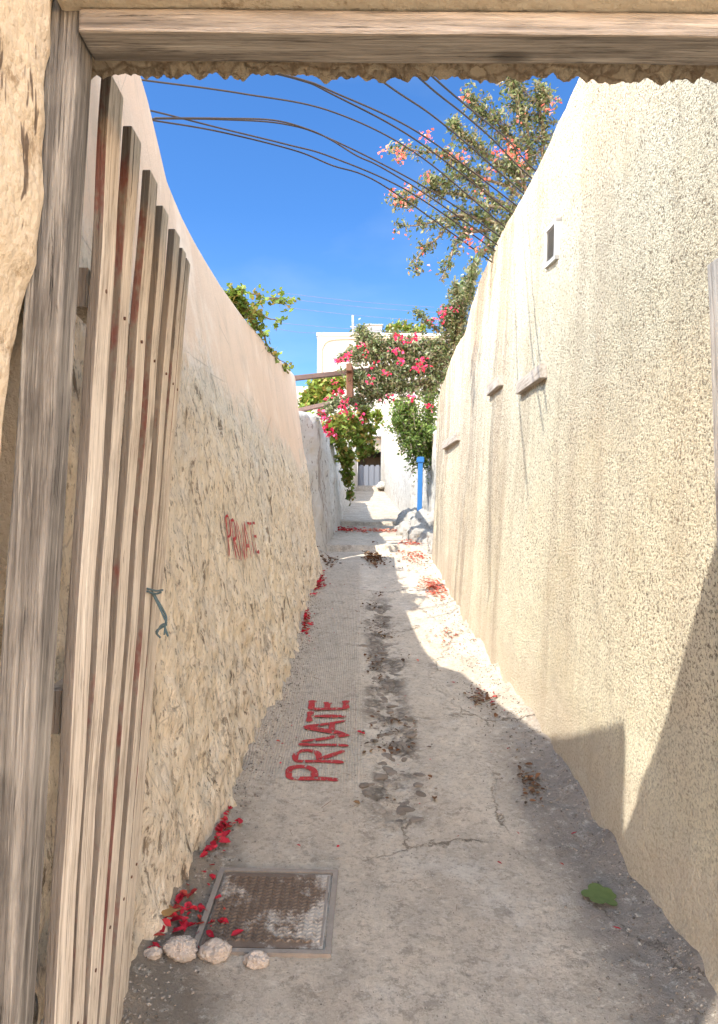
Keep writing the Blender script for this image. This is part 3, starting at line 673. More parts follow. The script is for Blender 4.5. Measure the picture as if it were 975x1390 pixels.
for i in range(-12, 13):
    for j in range(-10, 11):
        cx, cy = i*.0155, j*.0175
        if abs(cx) > w2-.015 or abs(cy) > w2-.018: continue
        Mx = Matrix.Translation((cx, cy, 0)) @ Matrix.Rotation(R(38 if (i) % 2 else -38), 4, 'Z')
        vs = [Mx @ Vector(q) for q in ((-.0105, 0, .0004), (0, -.0032, .0004), (.0105, 0, .0004), (0, .0032, .0004), (-.006, 0, .0062), (.006, 0, .0062))]
        b = [bm.verts.new(q) for q in vs]
        for fa in ((0,1,4), (1,5,4), (1,2,5), (2,3,5), (3,4,5), (3,0,4)): bm.faces.new([b[k] for k in fa])
mkbm('lid', bm, M['iron'], mh)
lbox('rim_bar', w2-.010, w2-.003, -w2+.01, w2-.01, .0005, .004, M['mfr'], mh, .001)

# ------------------------------------------------------------------ rocks
def rock(name, c, r, sq, seed, m, label, cat='stone', group=None, sub=4):
    bm = bmesh.new(); bmesh.ops.create_icosphere(bm, subdivisions=sub, radius=1)
    for v in bm.verts:
        d = v.co.normalized(); k = 1+.28*noise.noise(d*1.3+Vector((seed, 0, 0)))+.12*noise.noise(d*3.5+Vector((0, seed, 0)))+.09*noise.noise(d*7+Vector((seed, 0, 0)))+.05*noise.noise(d*17)
        v.co = Vector((d.x*sq[0], d.y*sq[1], d.z*sq[2]))*k*r
    o = mkbm(name, bm, m, None, True); o.location = c; tag(o, label, cat, group); return o
for k, (x, y, r, lb) in enumerate([(246, 1290, .052, 'round pale limestone beside the red petals, largest stone at the gate'),
        (292, 1291, .046, 'pale limestone beside the manhole cover corner, right of the round one'), (348, 1300, .036, 'flatter pale stone on the near edge of the manhole cover'),
        (208, 1300, .026, 'tiny pale stone nearest the gate')]):
    p = onG(x, y+8); rock('stone', (p.x, p.y, down(p.x, p.y)+r*.3), r*.86, (1.15, .9, .72), k*3.7, M['rock'], lb, 'stone', 'loose stones by the gate', 5)
# whitewashed ledge of boulders with the blue post
ledge = [(.98, 10.0, .25, (.9, 1.1, .9)), (.86, 10.5, .26, (1, 1.1, .9)), (1.05, 10.9, .36, (1, 1.4, 1.25)), (.80, 11.3, .24, (1, 1.3, 1)), (.9, 12.2, .30, (1, 1.5, 1.0)), (1.0, 13.2, .35, (1, 1.5, 1.0)), (.74, 12.1, .15, (1.1, 1.2, .8)), (1.02, 9.55, .17, (1, 1.2, .9))]
desc = ['squarish grey-white boulder low on the right verge', 'rounded whitewashed boulder at the front of the ledge', 'biggest whitewashed boulder, under the blue post', 'jutting whitewashed boulder at the alley edge beyond the front one', 'whitewashed boulder behind the blue post', 'farthest whitewashed boulder, against the far white wall end', 'small whitewashed boulder jutting farthest into the path', 'nearest small boulder at the end of the roughcast wall']
for k, (x, y, r, sq) in enumerate(ledge):
    rock('boulder', (x, y, gz(y)+r*.02), r*.86, sq, k*5.1+2, M['grk'], desc[k], 'boulder', 'whitewashed boulders on the right verge')
# gravel & debris as stuff
def scatter(name, pts, m, kind='stuff', lift=.004, zf=None, parent=None, group=None, label=None, cat=None):
    V = []; F = []
    for (x, y, sz, typ) in pts:
        z = (zf or down)(x, y); p = Vector((x, y, z+lift+sz*.25))
        a = random.uniform(0, 6.28); A = Matrix.Rotation(a, 3, 'Z') @ Matrix.Rotation(random.uniform(-.6, .6), 3, 'X') @ Matrix.Rotation(random.uniform(-.5, .5), 3, 'Y')
        if typ == 'p':   # curled petal
            q = [(-1, 0, 0), (-.4, -.55, .22), (.4, -.5, .25), (1, 0, .05), (.4, .55, .3), (-.4, .5, .2), (0, 0, 0)]
            fs = [(6, i, (i+1) % 6) for i in range(6)]
        elif typ == 't': # twig
            q = [(-1.6, -.06, 0), (1.6, -.05, .1), (1.6, .05, .1), (-1.6, .06, 0), (0, 0, .12)]; fs = [(0, 1, 4), (1, 2, 4), (2, 3, 4), (3, 0, 4)]
        else:            # pebble
            q = [(-1, 0, 0), (0, -.9, 0), (1, .1, 0), (.1, .8, 0), (0, 0, .7), (0, 0, -.6)]; fs = [(0, 1, 4), (1, 2, 4), (2, 3, 4), (3, 0, 4), (1, 0, 5), (2, 1, 5), (3, 2, 5), (0, 3, 5)]
        b = len(V); j = random.uniform(.75, 1.25)
        V += [p + A @ (Vector(v)*sz*.5*random.uniform(.85, 1.15))*j for v in q]; F += [tuple(i+b for i in g_) for g_ in fs]
    o = mk(name, V, F, m); tag(o, label, cat, group, kind); return o
def pile(x, y, sx, sy, n, size=.022, typ='p', m='petal', name='fallen_petals', label='', group=None):
    c = onG(x, y); pts = []
    for _ in range(n):
        dx, dy = random.gauss(0, sx), random.gauss(0, sy)
        px, py = c.x+dx, c.y+dy
        if py < 8.3:
            px = max(lin(LB, py)[0]+.02, min(px, lin(RB, py)[0]-.02))
        pts.append((px, py, size*random.uniform(.5, 1.25), typ))
    return scatter(name, pts, M[m], label=label, cat='petals' if 'petal' in name else 'leaf litter', group=group)
G1 = 'drifts of fallen red petals'
pile(246, 1250, .07, .07, 80, .036, label='cluster of deep red petals behind the limestones', group=G1)
pile(303, 1130, .03, .06, 45, .034, label='red petals in the corner of the peach wall above the manhole', group=G1)
pile(275, 1175, .03, .12, 22, .032, label='thin line of red petals along the foot of the peach wall', group=G1)
pile(415, 848, .03, .22, 60, .042, label='red petals beside the peach wall level with the rubble channel', group=G1)
pile(432, 796, .04, .22, 90, .045, label='red petal drift near the far end of the peach wall', group=G1)
pile(446, 764, .07, .18, 110, .04, m='dry', label='dark dry drift at the corner of the peach wall', group=G1)
pile(466, 720, .15, .22, 160, .05, label='red petals on the step below the rubble wall', group=G1)
pile(512, 721, .28, .22, 240, .045, m='ppetal', label='sunlit pale petals spread along the upper step', group=G1)
pile(560, 752, .09, .55, 260, .04, m='ppetal', label='sunlit coral petals at the foot of the nearest boulders', group=G1)
pile(590, 799, .07, .20, 340, .035, m='ppetal', label='bright coral petal heap by the roughcast wall', group=G1)
pile(605, 868, .10, .2, 40, .03, m='ppetal', label='sparse bleached petals below the coral heap', group=G1)
pile(545, 762, .15, .25, 60, .035, m='dry', name='leaf_litter', label='sparse brown litter at the shadow edge')
pile(507, 758, .055, .22, 170, .055, m='dry', name='leaf_litter', label='dark leaf litter in a hollow below the lower step')
pile(716, 1062, .025, .10, 60, .03, m='dry', name='leaf_litter', label='reddish brown dry leaves at the foot of the shaded wall')
pile(655, 950, .04, .10, 70, .028, m='dry', name='leaf_litter', label='dry leaves and petals near the end of the sunlit strip')
pile(660, 945, .04, .10, 12, .026, label='few red petals among dry leaves near the sunlit strip end', group=G1)
pts = []
for _ in range(60):                       # lone petals
    y = random.uniform(2.1, 8.5); x = random.uniform(-.45, .85); pts.append((x, y, random.uniform(.008, .018), 'p'))
for (ix, iy) in [(408, 873), (419, 872), (615, 929), (668, 955), (384, 1013), (838, 1268), (780, 1135), (378, 1010), (488, 996), (493, 998)]:
    q = onG(ix, iy); pts.append((q.x, q.y, .026, 'p'))
scatter('fallen_petals', pts, M['petal'], label='lone red petals dotted over the path', cat='petals', group=G1)
pts = []
for _ in range(4600):
    Y = 2.0+random.random()**1.5*5; lx, rx = lin(LB, Y)[0], lin(RB, Y)[0]; u = random.random()
    if u < .34: X = rx-abs(random.gauss(0, .14)); sz = random.uniform(.004, .013)
    elif u < .60: X = lx+abs(random.gauss(0, .07)); sz = random.uniform(.004, .014)
    elif u < .8: X = .17+random.gauss(0, .07); sz = random.uniform(.004, .014); Y = random.uniform(3.15, 7)
    else: X = random.uniform(lx, rx); sz = random.uniform(.002, .006)
    if .6 <= u < .8 and noise.noise(Vector((X*3, Y*2.2, 9))) < .1: continue
    pts.append((min(X, rx-.01), Y, sz, 'g'))
scatter('gravel', pts, M['gravel'], label='loose grit and gravel along the wall feet and channel', cat='gravel', lift=0)
pts = [(random.gauss(.17, .08), random.uniform(3.2, 7.2), random.uniform(.015, .04), random.choice('tpp')) for _ in range(420)]
pts = [q for q in pts if noise.noise(Vector((q[0]*3, q[1]*2.2, 9))) > .05]
pts += [(random.uniform(-.4, .85), random.uniform(2.2, 7), random.uniform(.01, .035), 't') for _ in range(60)]
scatter('leaf_litter', pts, M['dry'], label='dark dry leaves and twigs along the broken channel', cat='leaf litter')

# channel cobbles (countable, embedded in the broken concrete)
k = 0
s = NT('dark_channel_stone'); rn = s.n('ObjectInfo').outputs['Random']
s.col(s.mix(s.noise(20, 5), s.ramp(rn, [(0, (.07, .06, .05)), (1, (.26, .21, .17))]), (.34, .28, .22))); s.bump(s.noise(40, 5), .006); M['cob'] = s.m
rr = random.Random(3)
seedstone = None
for i in range(130):
    Y = 3.1 + 4.2*(i/130)**1.1 + rr.uniform(-.03, .03); X = .175 - .11*noise.noise(Vector((0, Y*1.5, 3))) + rr.gauss(0, .055)
    if noise.noise(Vector((0, Y*2.2, 9))) < -.15: continue
    r = rr.uniform(.012, .036)
    if seedstone is None:
        seedstone = rock('cobble', (0, 0, 0), 1, (1.2, .85, .42), 4.4, M['cob'], 'x', 'stone', 'x', 3); o = seedstone
    else: o = seedstone.copy(); COL.objects.link(o)
    o.location = (X, Y, down(X, Y)-r*.18); o.scale = (r, r*rr.uniform(.8, 1.2), r); o.rotation_euler = (rr.uniform(-.2, .2), rr.uniform(-.2, .2), rr.uniform(0, 6))
    tag(o, 'small dark cobble bedded in the broken channel along the middle of the path', 'stone', 'cobbles in the broken channel')

# leaves on the ground
def lobed(c, r, rot, curl=.15, lobes=5):
    V = [Vector((0, 0, 0))]; n = 30
    for i in range(n):
        a = 2*math.pi*i/n; k = .72+.28*abs(math.cos(a*lobes/2))**.7*(1 if i else .6); q = Vector((math.cos(a)*k, math.sin(a)*k, curl*math.sin(a*2)*.6)); V.append(q)
    A = Matrix.Rotation(rot, 3, 'Z') @ Matrix.Rotation(.16, 3, 'X')
    return [Vector(c)+A @ v*r for v in V], [(0, 1+i, 1+(i+1) % n) for i in range(n)]
s = NT('green_fallen_leaf'); s.col(s.mix(s.noise(40, 4), (.05, .075, .018), (.12, .15, .05))); M['gl'] = s.m
p = onG(815, 1224); v, f = lobed((p.x, p.y, down(p.x, p.y)+.014), .062, .4); o = mk('fallen_leaf', v, f, M['gl'], smooth=True); tag(o, 'large green leaf lying by the foot of the roughcast wall', 'leaf')
s = NT('tan_fallen_leaf'); s.col(s.mix(s.noise(40, 4), (.22, .12, .04), (.34, .20, .08))); M['tl'] = s.m
p = onG(232, 1262); v, f = lobed((p.x, p.y, down(p.x, p.y)+.03), .035, 2, .5, 3); o = mk('fallen_leaf', v, f, M['tl'], smooth=True); tag(o, 'curled tan leaf on the red petals behind the limestones', 'leaf')

# ------------------------------------------------------------------ vent and wooden blocks on the right wall
def onR(x, y):
    r = ray(x, y).normalized(); h = RBV.ray_cast(CAM+r*1.2, r); return h[0]
def frameR(p, q):                      # local frame on the wall: u along wall (away), v up, n out
    u = (q-p).normalized(); n = Vector((0, 0, 1)).cross(u).normalized(); 
    if n.x > 0: n = -n
    v = u.cross(n); 
    if v.z < 0: v = -v
    return u, v, n
def obox(bm, c, u, v, n, a, b, n0, n1):
    vs = [bm.verts.new(c+u*i*a+v*j*b+n*k) for k in (n0, n1) for j in (-1, 1) for i in (-1, 1)]
    for fa in ((0,2,3,1),(4,5,7,6),(0,1,5,4),(2,6,7,3),(0,4,6,2),(1,3,7,5)): bm.faces.new([vs[i] for i in fa])
a, b = onR(761, 323), onR(746, 338); c = (a+b)/2; u, v, n = frameR(a, b)
lu = (b-a).length/2; c_top, c_bot = onR(753, 306), onR(753, 354); hv = (c_top-c_bot).length/2
vt = empty('air_vent', c); tag(vt, 'small white louvred air vent high on the roughcast wall', 'vent')
s = NT('white_vent_plastic'); s.col((.50, .485, .45)); s.b.inputs['Roughness'].default_value = .5; M['vw'] = s.m
bm = bmesh.new()
for (i, j, aa, bb) in ((-1, 0, .012, hv), (1, 0, .012, hv), (0, 1, lu, .012), (0, -1, lu, .012)):
    obox(bm, u*i*(lu-.012)+v*j*(hv-.012), u, v, n, aa, bb, -.01, .03 if i else .028)
bmesh.ops.recalc_face_normals(bm, faces=bm.faces); mkbm('frame', bm, M['vw'], vt)
bm = bmesh.new(); obox(bm, Vector((0, 0, 0)), u, v, n, lu-.02, hv-.02, -.01, .006); bmesh.ops.recalc_face_normals(bm, faces=bm.faces); mkbm('backing', bm, M['black'], vt)
bm = bmesh.new()
for k in range(14):
    cc = v*((k+.5)/14*2-1)*(hv-.026)
    vs = [bm.verts.new(cc+u*i*(lu-.024)+v*dv+n*dn) for i in (-1, 1) for dv, dn in ((.004, .008), (-.004, .022), (-.006, .020), (.002, .007))]
    for fa in ((0,1,5,4), (1,2,6,5), (2,3,7,6), (3,0,4,7), (0,3,2,1), (4,5,6,7)): bm.faces.new([vs[i] for i in fa])
bmesh.ops.recalc_face_normals(bm, faces=bm.faces)
s = NT('grey_vent_louvre'); s.col((.34, .33, .31)); mkbm('louvre', bm, s.m, vt)
for (x0, y0, x1, y1, hh, lb) in [(743, 503, 709, 527, .042, 'weathered wooden block, longest of the three nailed to the roughcast wall'),
        (684, 516, 667, 531, .040, 'weathered wooden block just beyond the longest one'), (625, 592, 605, 605, .042, 'lowest wooden block near the stained far end of the roughcast wall')]:
    a, b = onR(x0, y0), onR(x1, y1); c = (a+b)/2; u, v, n = frameR(a, b); bm = bmesh.new()
    # true vertical block faces: keep it perpendicular
    obox(bm, Vector((0, 0, 0)), u, v, n, (b-a).length/2, hh, -.015, .04)
    bmesh.ops.recalc_face_normals(bm, faces=bm.faces); bmesh.ops.bevel(bm, geom=bm.edges[:], offset=.004, segments=2, affect='EDGES')
    o = mkbm('wooden_block', bm, M['block']); o.location = c; tag(o, lb, 'wood block', 'wooden blocks on the roughcast wall')

# ------------------------------------------------------------------ pergola
def bar(name, p, q, w_, h_, m, parent, seg=14):
    p, q = Vector(p), Vector(q); u = (q-p).normalized(); n = Vector((0, 0, 1)).cross(u).normalized(); v = u.cross(n); v = v if v.z > 0 else -v
    bm = bmesh.new(); obox(bm, (p+q)/2-parent.location, u, n, v, (q-p).length/2, w_/2, -h_/2, h_/2)
    bmesh.ops.recalc_face_normals(bm, faces=bm.faces); bmesh.ops.bevel(bm, geom=bm.edges[:], offset=.005, segments=1, affect='EDGES'); return mkbm(name, bm, m, parent)
pg = empty('pergola', (-.7, 9, 2.5)); tag(pg, 'rusty iron pergola bars spanning the alley under the bougainvillea', 'pergola')
s = NT('faded_rusty_iron'); s.col(s.mix(s.noise(6, 5, .7), (.075, .05, .045), (.17, .12, .105))); s.bump(s.noise(50, 4), .003); M['prg'] = s.m
bar('beam', atY(385, 515, 9.0), atY(618, 490, 9.9), .08, .06, M['prg'], pg)
bar('beam', atY(398, 559, 10.9), atY(606, 512, 10.6), .08, .06, M['prg'], pg)
bar('cross_beam', atY(474, 498, 8.7), atY(478, 545, 10.95), .07, .09, M['rust'], pg)
bar('post', atY(475, 497, 8.86), atY(475, 540, 8.9), .08, .07, M['rust'], pg)

# blue post
bp = empty('blue_post', atY(570, 690, 11.0)); tag(bp, 'bright blue painted post with a cap standing on the whitewashed boulders', 'post')
a, b = atY(569.5, 700, 11.0), atY(571, 626, 11.0)
bar('shaft', a, b, .075, .07, M['blue'], bp); c = atY(571, 624, 11.0)
lo = c-bp.location; lbox('cap', lo.x-.055, lo.x+.055, lo.y-.05, lo.y+.05, lo.z-.05, lo.z+.04, M['blue'], bp, .012)

# ------------------------------------------------------------------ house
hs = empty('white_house', (1.5, 30, 3.9)); tag(hs, 'big white two storey house closing the top of the alley, rounded moulding on its facade', 'house')
HY = 30.0; zt = atY(440, 456, HY).z; xl = atY(431, 470, HY).x; ox0 = atY(486, 640, HY).x; ox1 = atY(517.5, 640, HY).x; oz = atY(500, 592, HY).z
bm = bmesh.new(); L = hs.location
def hb(x0, x1, y0, y1, z0, z1): boxbm(bm, x0-L.x, x1-L.x, y0-L.y, y1-L.y, z0-L.z, z1-L.z)
hb(xl, ox0, HY, HY+7, 3.5, oz); hb(ox1, 6.5, HY, HY+7, 3.5, oz); hb(xl, 6.5, HY, HY+7, oz, zt)
mkbm('wall', bm, M['house'], hs)
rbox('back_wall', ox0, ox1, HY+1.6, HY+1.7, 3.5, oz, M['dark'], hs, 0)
rbox('floor', ox0, ox1, HY-.4, HY+1.6, 3.6, 3.93, M['house'], hs, .01)
rbox('lintel', ox0-.003, ox1+.003, HY+.2, HY+.35, oz-.62, oz-.002, m_paint('tan_soffit_board', (.34, .30, .25)), hs, .01)
gt = rbox('door', ox0+.02, ox1-.02, HY+.25, HY+.29, 3.95, 4.85, M['grey'], hs, .005)
l0 = hs.location
for k in range(4):
    x = ox0+.14+(ox1-ox0-.28)*k/3
    o = rbox('door_slat', x-.07, x+.07, HY+.215, HY+.247, 3.99, 4.9, m_paint('grey_slat_paint', (.17, .18, .205)) if k == 0 else bpy.data.materials['grey_slat_paint'], hs, .006)
pp = [atY(x, y, HY-.02) for x, y in ((437, 600), (437, 520), (437, 480), (439, 470), (444, 464), (452, 461.5), (480, 460), (640, 458))]
v, f = tube([Vector(q) for q in crv([tuple(p) for p in pp], 60)], .035, 8); s = NT('cream_moulding'); s.col((.30, .25, .19)); mk('moulding', rel(hs, v), f, s.m, hs, smooth=True)
rbox('cornice', xl-.05, 6.55, HY-.05, HY+7.05, zt+.003, zt+.14, M['house'], hs, .02)
rbox('corner_pier', ox1+.01, atY(527, 600, HY).x, HY-.32, HY-.003, 3.5, oz+.02, M['house'], hs, .015)
# roof furniture
a, b = atY(497.5, 456, 30.6), atY(518.5, 446.5, 30.6)
ac = empty('roof_unit', (a.x, 30.6, zt+.14)); tag(ac, 'boxy pale cooling unit with dark grille on the white house roof', 'cooling unit')
rbox('casing', a.x, b.x, 30.5, 30.9, zt+.145, b.z+.12, M['house'], ac, .02); rbox('grille', a.x+.12, b.x-.03, 30.47, 30.497, zt+.20, b.z+.05, M['grey'], ac, .008)
rbox('lid', a.x-.04, b.x+.04, 30.45, 30.95, b.z+.123, b.z+.17, M['house'], ac, .01)
a, b = atY(479.5, 458, 31), atY(479, 428, 31)
mt = empty('roof_mast', a); tag(mt, 'thin grey mast with a short crossbar on the white house roof', 'mast')
s = NT('galvanised_grey_steel'); s.col((.30, .30, .30)); s.b.inputs['Metallic'].default_value = .3; M['galv'] = s.m
v, f = tube([a, b], .045, 8); mk('pole', rel(mt, v), f, M['galv'], mt, smooth=True)
v, f = tube([atY(475.5, 443.5, 31), atY(483.5, 443.5, 31)], .03, 6); mk('crossbar', rel(mt, v), f, M['galv'], mt, smooth=True)
# neighbour building left, low, seen under the pergola
a = atY(396, 524, 26); nb = rbox('outbuilding', -6, -1.62, 26, 29.5, 3.3, a.z, M['house'], None, .03); tag(nb, 'low white outbuilding behind the vine left of the big white house', 'building')
# doorstep stones
rock('boulder', (1.0*.0+.88, 26.9, 3.78), .17, (1.5, 1, .8), 9, M['wash'], 'whitish stone block at the house doorstep, right of the opening', 'boulder')
st = rbox('doorstep', ox0-.55, ox1+.35, 29.0, 29.6, 3.6, 3.95, m_paint('worn_step_concrete', (.36, .31, .26)), None, .03); tag(st, 'pale concrete doorstep in front of the dark house opening', 'step')

# ------------------------------------------------------------------ cables
cab = [
 ([(150, 103), (206, 110), (330, 127), (450, 151), (565, 208), (682, 305)], 4.2, 5.6, 'lowest-sagging cable meeting the roughcast wall top between the upper and lower bunches'),
 ([(300, 78), (410, 108), (450, 123.5), (570, 181), (695, 274)], 3.6, 5.5, 'upper cable of the close pair crossing in the middle of the sky'),
 ([(290, 80), (406, 108), (450, 127), (565, 190), (690, 286)], 3.6, 5.55, 'lower cable of the close pair crossing in the middle of the sky'),
 ([(120, 163), (210, 161), (300, 162), (385, 168), (450, 189), (572, 251), (672, 316)], 4.4, 5.8, 'cable running level from the peach wall before dropping to the right'),
 ([(120, 132), (209, 151), (300, 174), (390, 196), (450, 213), (552, 258), (661, 332)], 4.4, 5.9, 'cable starting highest of the lower bunch at the peach wall'),
 ([(120, 150), (213, 164), (300, 179), (400, 204), (450, 224), (518, 250), (656, 347)], 4.4, 6.0, 'bottom cable of the lower bunch'),
 ([(380, 163), (420, 178), (450, 205), (484, 211), (518, 227), (585, 263), (668, 327)], 5.0, 5.9, 'cable branching from the level one above the lower bunch'),
 ([(440, 50), (530, 118), (585, 155), (640, 200), (706, 258)], 3.2, 5.4, 'cable leaving the header left of the two topmost right cables'),
 ([(520, 60), (587, 121), (630, 155), (670, 190), (711, 232)], 3.2, 5.2, 'second cable from the right under the header'),
 ([(540, 62), (607, 121), (650, 157), (690, 190), (721, 226)], 3.2, 5.1, 'rightmost cable under the header')]
# the branching cable starts on the level one
cab[6] = ([(210, 160), (300, 160.5), (372, 163), (420, 176), (450, 190), (484, 211), (518, 227), (585, 268), (668, 327)], 4.38, 5.85, cab[6][3])
for pts, ya, yb, lb in cab:
    P = []
    for i, (x, y) in enumerate(pts):
        t = (x-pts[0][0])/(pts[-1][0]-pts[0][0]); P.append(tuple(atY(x, y, ya+(yb-ya)*t)))
    e = P[-1]; P.append((e[0]+.35, e[1]+.1, e[2]-.22))
    v, f = tube([Vector(q) for q in crv(P, 60)], .0058, 6)
    o = mk('overhead_cable', v, f, M['black'], smooth=True); tag(o, lb, 'cable', 'overhead cables crossing the alley')
s = NT('distant_grey_wire'); s.col((.12, .12, .13)); M['wire'] = s.m
for k, (a, b, lb) in enumerate([((385, 398), (590, 417), 'topmost'), ((385, 405), (590, 424), 'second from the top'), ((385, 417), (590, 436), 'third from the top'), ((375, 438), (590, 452), 'fourth from the top'), ((372, 446), (440, 452), 'lowest')]):
    pa, pb = atY(*a, 24), atY(*b, 27); v, f = tube([Vector(q) for q in crv([tuple(pa), tuple((pa+pb)/2-Vector((0, 0, .05))), tuple(pb)], 12)], .006, 5)
    o = mk('distant_wire', v, f, M['wire']); tag(o, lb+' of the faint wires low in the sky by the house mast', 'wire', 'distant wires')

# ------------------------------------------------------------------ plants
def leafset(cs, size, kind='b', rnd=random):
    V = []; F = []
    T = {'b': ([(-1, 0, 0), (-.1, -.5, .12), (1, 0, .05), (-.1, .5, .12)], [(0, 1, 2), (0, 2, 3)]),
         'f': ([(-.8, 0, 0), (-.1, -.62, .3), (.9, 0, .1), (-.1, .62, .3)], [(0, 1, 2), (0, 2, 3)]),
         'v': ([(-.7, 0, 0), (-.9, -.55, .1), (-.2, -.5, .12), (-.1, -1, .0), (.35, -.5, .1), (1.05, 0, -.05), (.35, .5, .1), (-.1, 1, .0), (-.2, .5, .12), (-.9, .55, .1)], [(0, i, i+1) for i in range(1, 9)])}[kind]
    for c in cs:
        A = Matrix.Rotation(rnd.uniform(0, 6.28), 3, 'Z') @ Matrix.Rotation(rnd.uniform(-1.1, 1.1), 3, 'Y') @ Matrix.Rotation(rnd.uniform(-1.2, 1.2), 3, 'X')
        s_ = size*rnd.uniform(.55, 1.25); b = len(V)
        V += [Vector(c)+A @ (Vector(q)*s_) for q in T[0]]; F += [tuple(i+b for i in g_) for g_ in T[1]]
    return V, F
def plant(name, label, cat, branches, Yr, leafm, nleaf, lsize, lkind='b', flowers=None, fm='bract', fsize=.03, seed=1, brad=.012, group=None, twigs=True, spread=1.0):
    """branches: list of ([(x,y,Y)...image keypoints], radius of foliage in metres, leaf weight)"""
    rn = random.Random(seed); lines = []; tubes = []; cs = []; tot = sum(b[2] for b in branches)
    base = atY(*branches[0][0][0]); root = empty(name, base); tag(root, label, cat, group)
    for pts, rad, wgt in branches:
        P = crv([tuple(atY(*q)) for q in pts], 24); P = [Vector(p)+Vector((noise.noise(Vector(p)*5), noise.noise(Vector(p)*5+Vector((9, 0, 0))), noise.noise(Vector(p)*5+Vector((0, 9, 0)))))*.03 for p in P]
        tubes.append(tube(P, [brad*(1.15-.85*i/23) for i in range(24)], 5))
        n = int(nleaf*wgt/tot); ntw = max(4, n//15)
        for k in range(ntw):
            s_ = rn.random(); p = P[min(23, int(s_*24))]
            r_ = rad*(1-.45*s_*spread); d = Vector((rn.gauss(0, 1), rn.gauss(0, 1), rn.gauss(0, 1))).normalized()*r_*rn.random()**.6
            q = p+d; mid = (p+q)/2+Vector((0, 0, .15*d.length))
            q = q-Vector((0, 0, .1*d.length))
            if twigs: tubes.append(tube([p, mid, q], [brad*.34, brad*.27, brad*.16], 3, False))
            for _ in range(15):
                t = rn.random(); c = p.lerp(mid, t*2) if t < .5 else mid.lerp(q, t*2-1)
                if rn.random() < .3: c = mid.lerp(q, .3+.7*rn.random())
                cs.append(c+Vector((rn.gauss(0, 1), rn.gauss(0, 1), rn.gauss(0, 1)))*lsize*1.15)
    v, f = merge(tubes); mk('branches', rel(root, v), f, M['bark'], root)
    v, f = leafset(cs, lsize, lkind, rn); mk('foliage', rel(root, v), f, M[leafm], root)
    if flowers:
        fc = []
        for (x, y, Y, r_, n) in flowers:
            p = atY(x, y, Y)
            for _ in range(n): fc.append(p+Vector((max(-1.5, min(1.5, rn.gauss(0, 1))), rn.gauss(0, .8), max(-1.5, min(1.5, rn.gauss(0, 1)))))*r_*.8)
        v, f = leafset(fc, fsize, 'f', rn); mk('blossoms', rel(root, v), f, M[fm], root)
    return root
# upper bougainvillea above the roughcast wall
def c6(u, v): return 450+.3385*u, 90+.3385*v
B = []
def br(pts, rad, w_, Y0=6.2, Y1=5.9):
    n = len(pts); B.append(([(*c6(*p), Y0+(Y1-Y0)*i/(n-1)) for i, p in enumerate(pts)], rad, w_))
br([(800, 560), (700, 480), (600, 440), (500, 380), (400, 340), (250, 335)], .17, 9)
br([(780, 520), (750, 380), (700, 260), (600, 190), (540, 130)], .26, 15)
br([(800, 420), (790, 300), (760, 180), (740, 100), (720, 60)], .32, 15)
br([(850, 380), (850, 250), (830, 150), (850, 100)], .26, 10)
br([(740, 600), (640, 560), (520, 520), (400, 500), (300, 540), (230, 505)], .19, 10)
br([(700, 640), (600, 610), (500, 600), (400, 630), (270, 640)], .16, 7)
br([(640, 640), (560, 600), (480, 640), (420, 690), (370, 740), (330, 830)], .10, 5)
br([(660, 650), (560, 660), (510, 690), (480, 760), (450, 850)], .09, 4)
br([(690, 560), (600, 480), (520, 440), (430, 470), (380, 430)], .16, 7)
br([(760, 480), (680, 400), (560, 300), (480, 220)], .20, 10)
br([(720, 620), (660, 690), (600, 760)], .12, 5)
FL = [(*c6(u, v), 5.8, .042, max(2, int(n*.6))) for u, v, n in [(380, 285, 36), (270, 345, 26), (200, 342, 14), (275, 372, 18), (320, 325, 10), (530, 362, 22), (530, 122, 16), (670, 348, 34), (730, 350, 34), (720, 315, 24), (770, 375, 28), (870, 175, 18), (770, 200, 8), (900, 140, 10), (635, 430, 12), (385, 430, 12), (230, 505, 12), (265, 530, 16), (310, 520, 12), (350, 520, 12), (315, 487, 9), (300, 550, 12), (600, 500, 10), (245, 670, 8), (310, 700, 4), (350, 745, 3), (320, 825, 4), (380, 805, 3), (555, 725, 20), (520, 700, 10), (605, 712, 12), (540, 655, 8), (490, 345, 5), (440, 350, 5)]]
plant('bougainvillea', 'tall coral flowered bougainvillea spilling over the top of the roughcast wall behind the cables', 'bougainvillea', B, None, 'bleaf', 11000, .022, 'b', FL, 'coral', .021, 3, .015, 'bougainvilleas')
# middle bougainvillea over the pergola
def c5(u, v): return 420+.2051*u, 420+.2051*v
B = []
def br5(pts, rad, w_, Y0=9.1, Y1=9.0):
    Y0 = min(Y0, 9.15); Y1 = min(Y1, 9.0)
    n = len(pts); B.append(([(*c5(*p), Y0+(Y1-Y0)*i/(n-1)) for i, p in enumerate(pts)], rad, w_))
br5([(980, 330), (850, 260), (700, 240), (560, 230), (430, 230), (340, 190)], .30, 22, 9.8)
br5([(960, 360), (800, 330), (650, 320), (500, 310), (380, 290), (300, 300)], .32, 26, 9.8)
br5([(960, 400), (800, 410), (650, 420), (500, 440), (380, 460), (280, 450)], .32, 26, 9.8)
br5([(900, 440), (750, 500), (600, 520), (450, 540), (320, 520)], .24, 18, 9.8)
br5([(500, 500), (400, 600), (320, 620), (250, 620), (170, 640), (90, 700)], .18, 9, 9.8)
br5([(960, 250), (960, 150), (930, 80), (900, 20)], .26, 14, 9.6, 9.2)
br5([(990, 120), (970, 20), (1000, -80), (1020, -150)], .28, 12, 9.2, 8.6)
br5([(1010, 60), (1030, -60), (1060, -180), (1105, -310)], .15, 8, 9.1, 7.6); br5([(1050, -60), (1000, -110), (960, -150)], .07, 2, 8.8, 8.6)
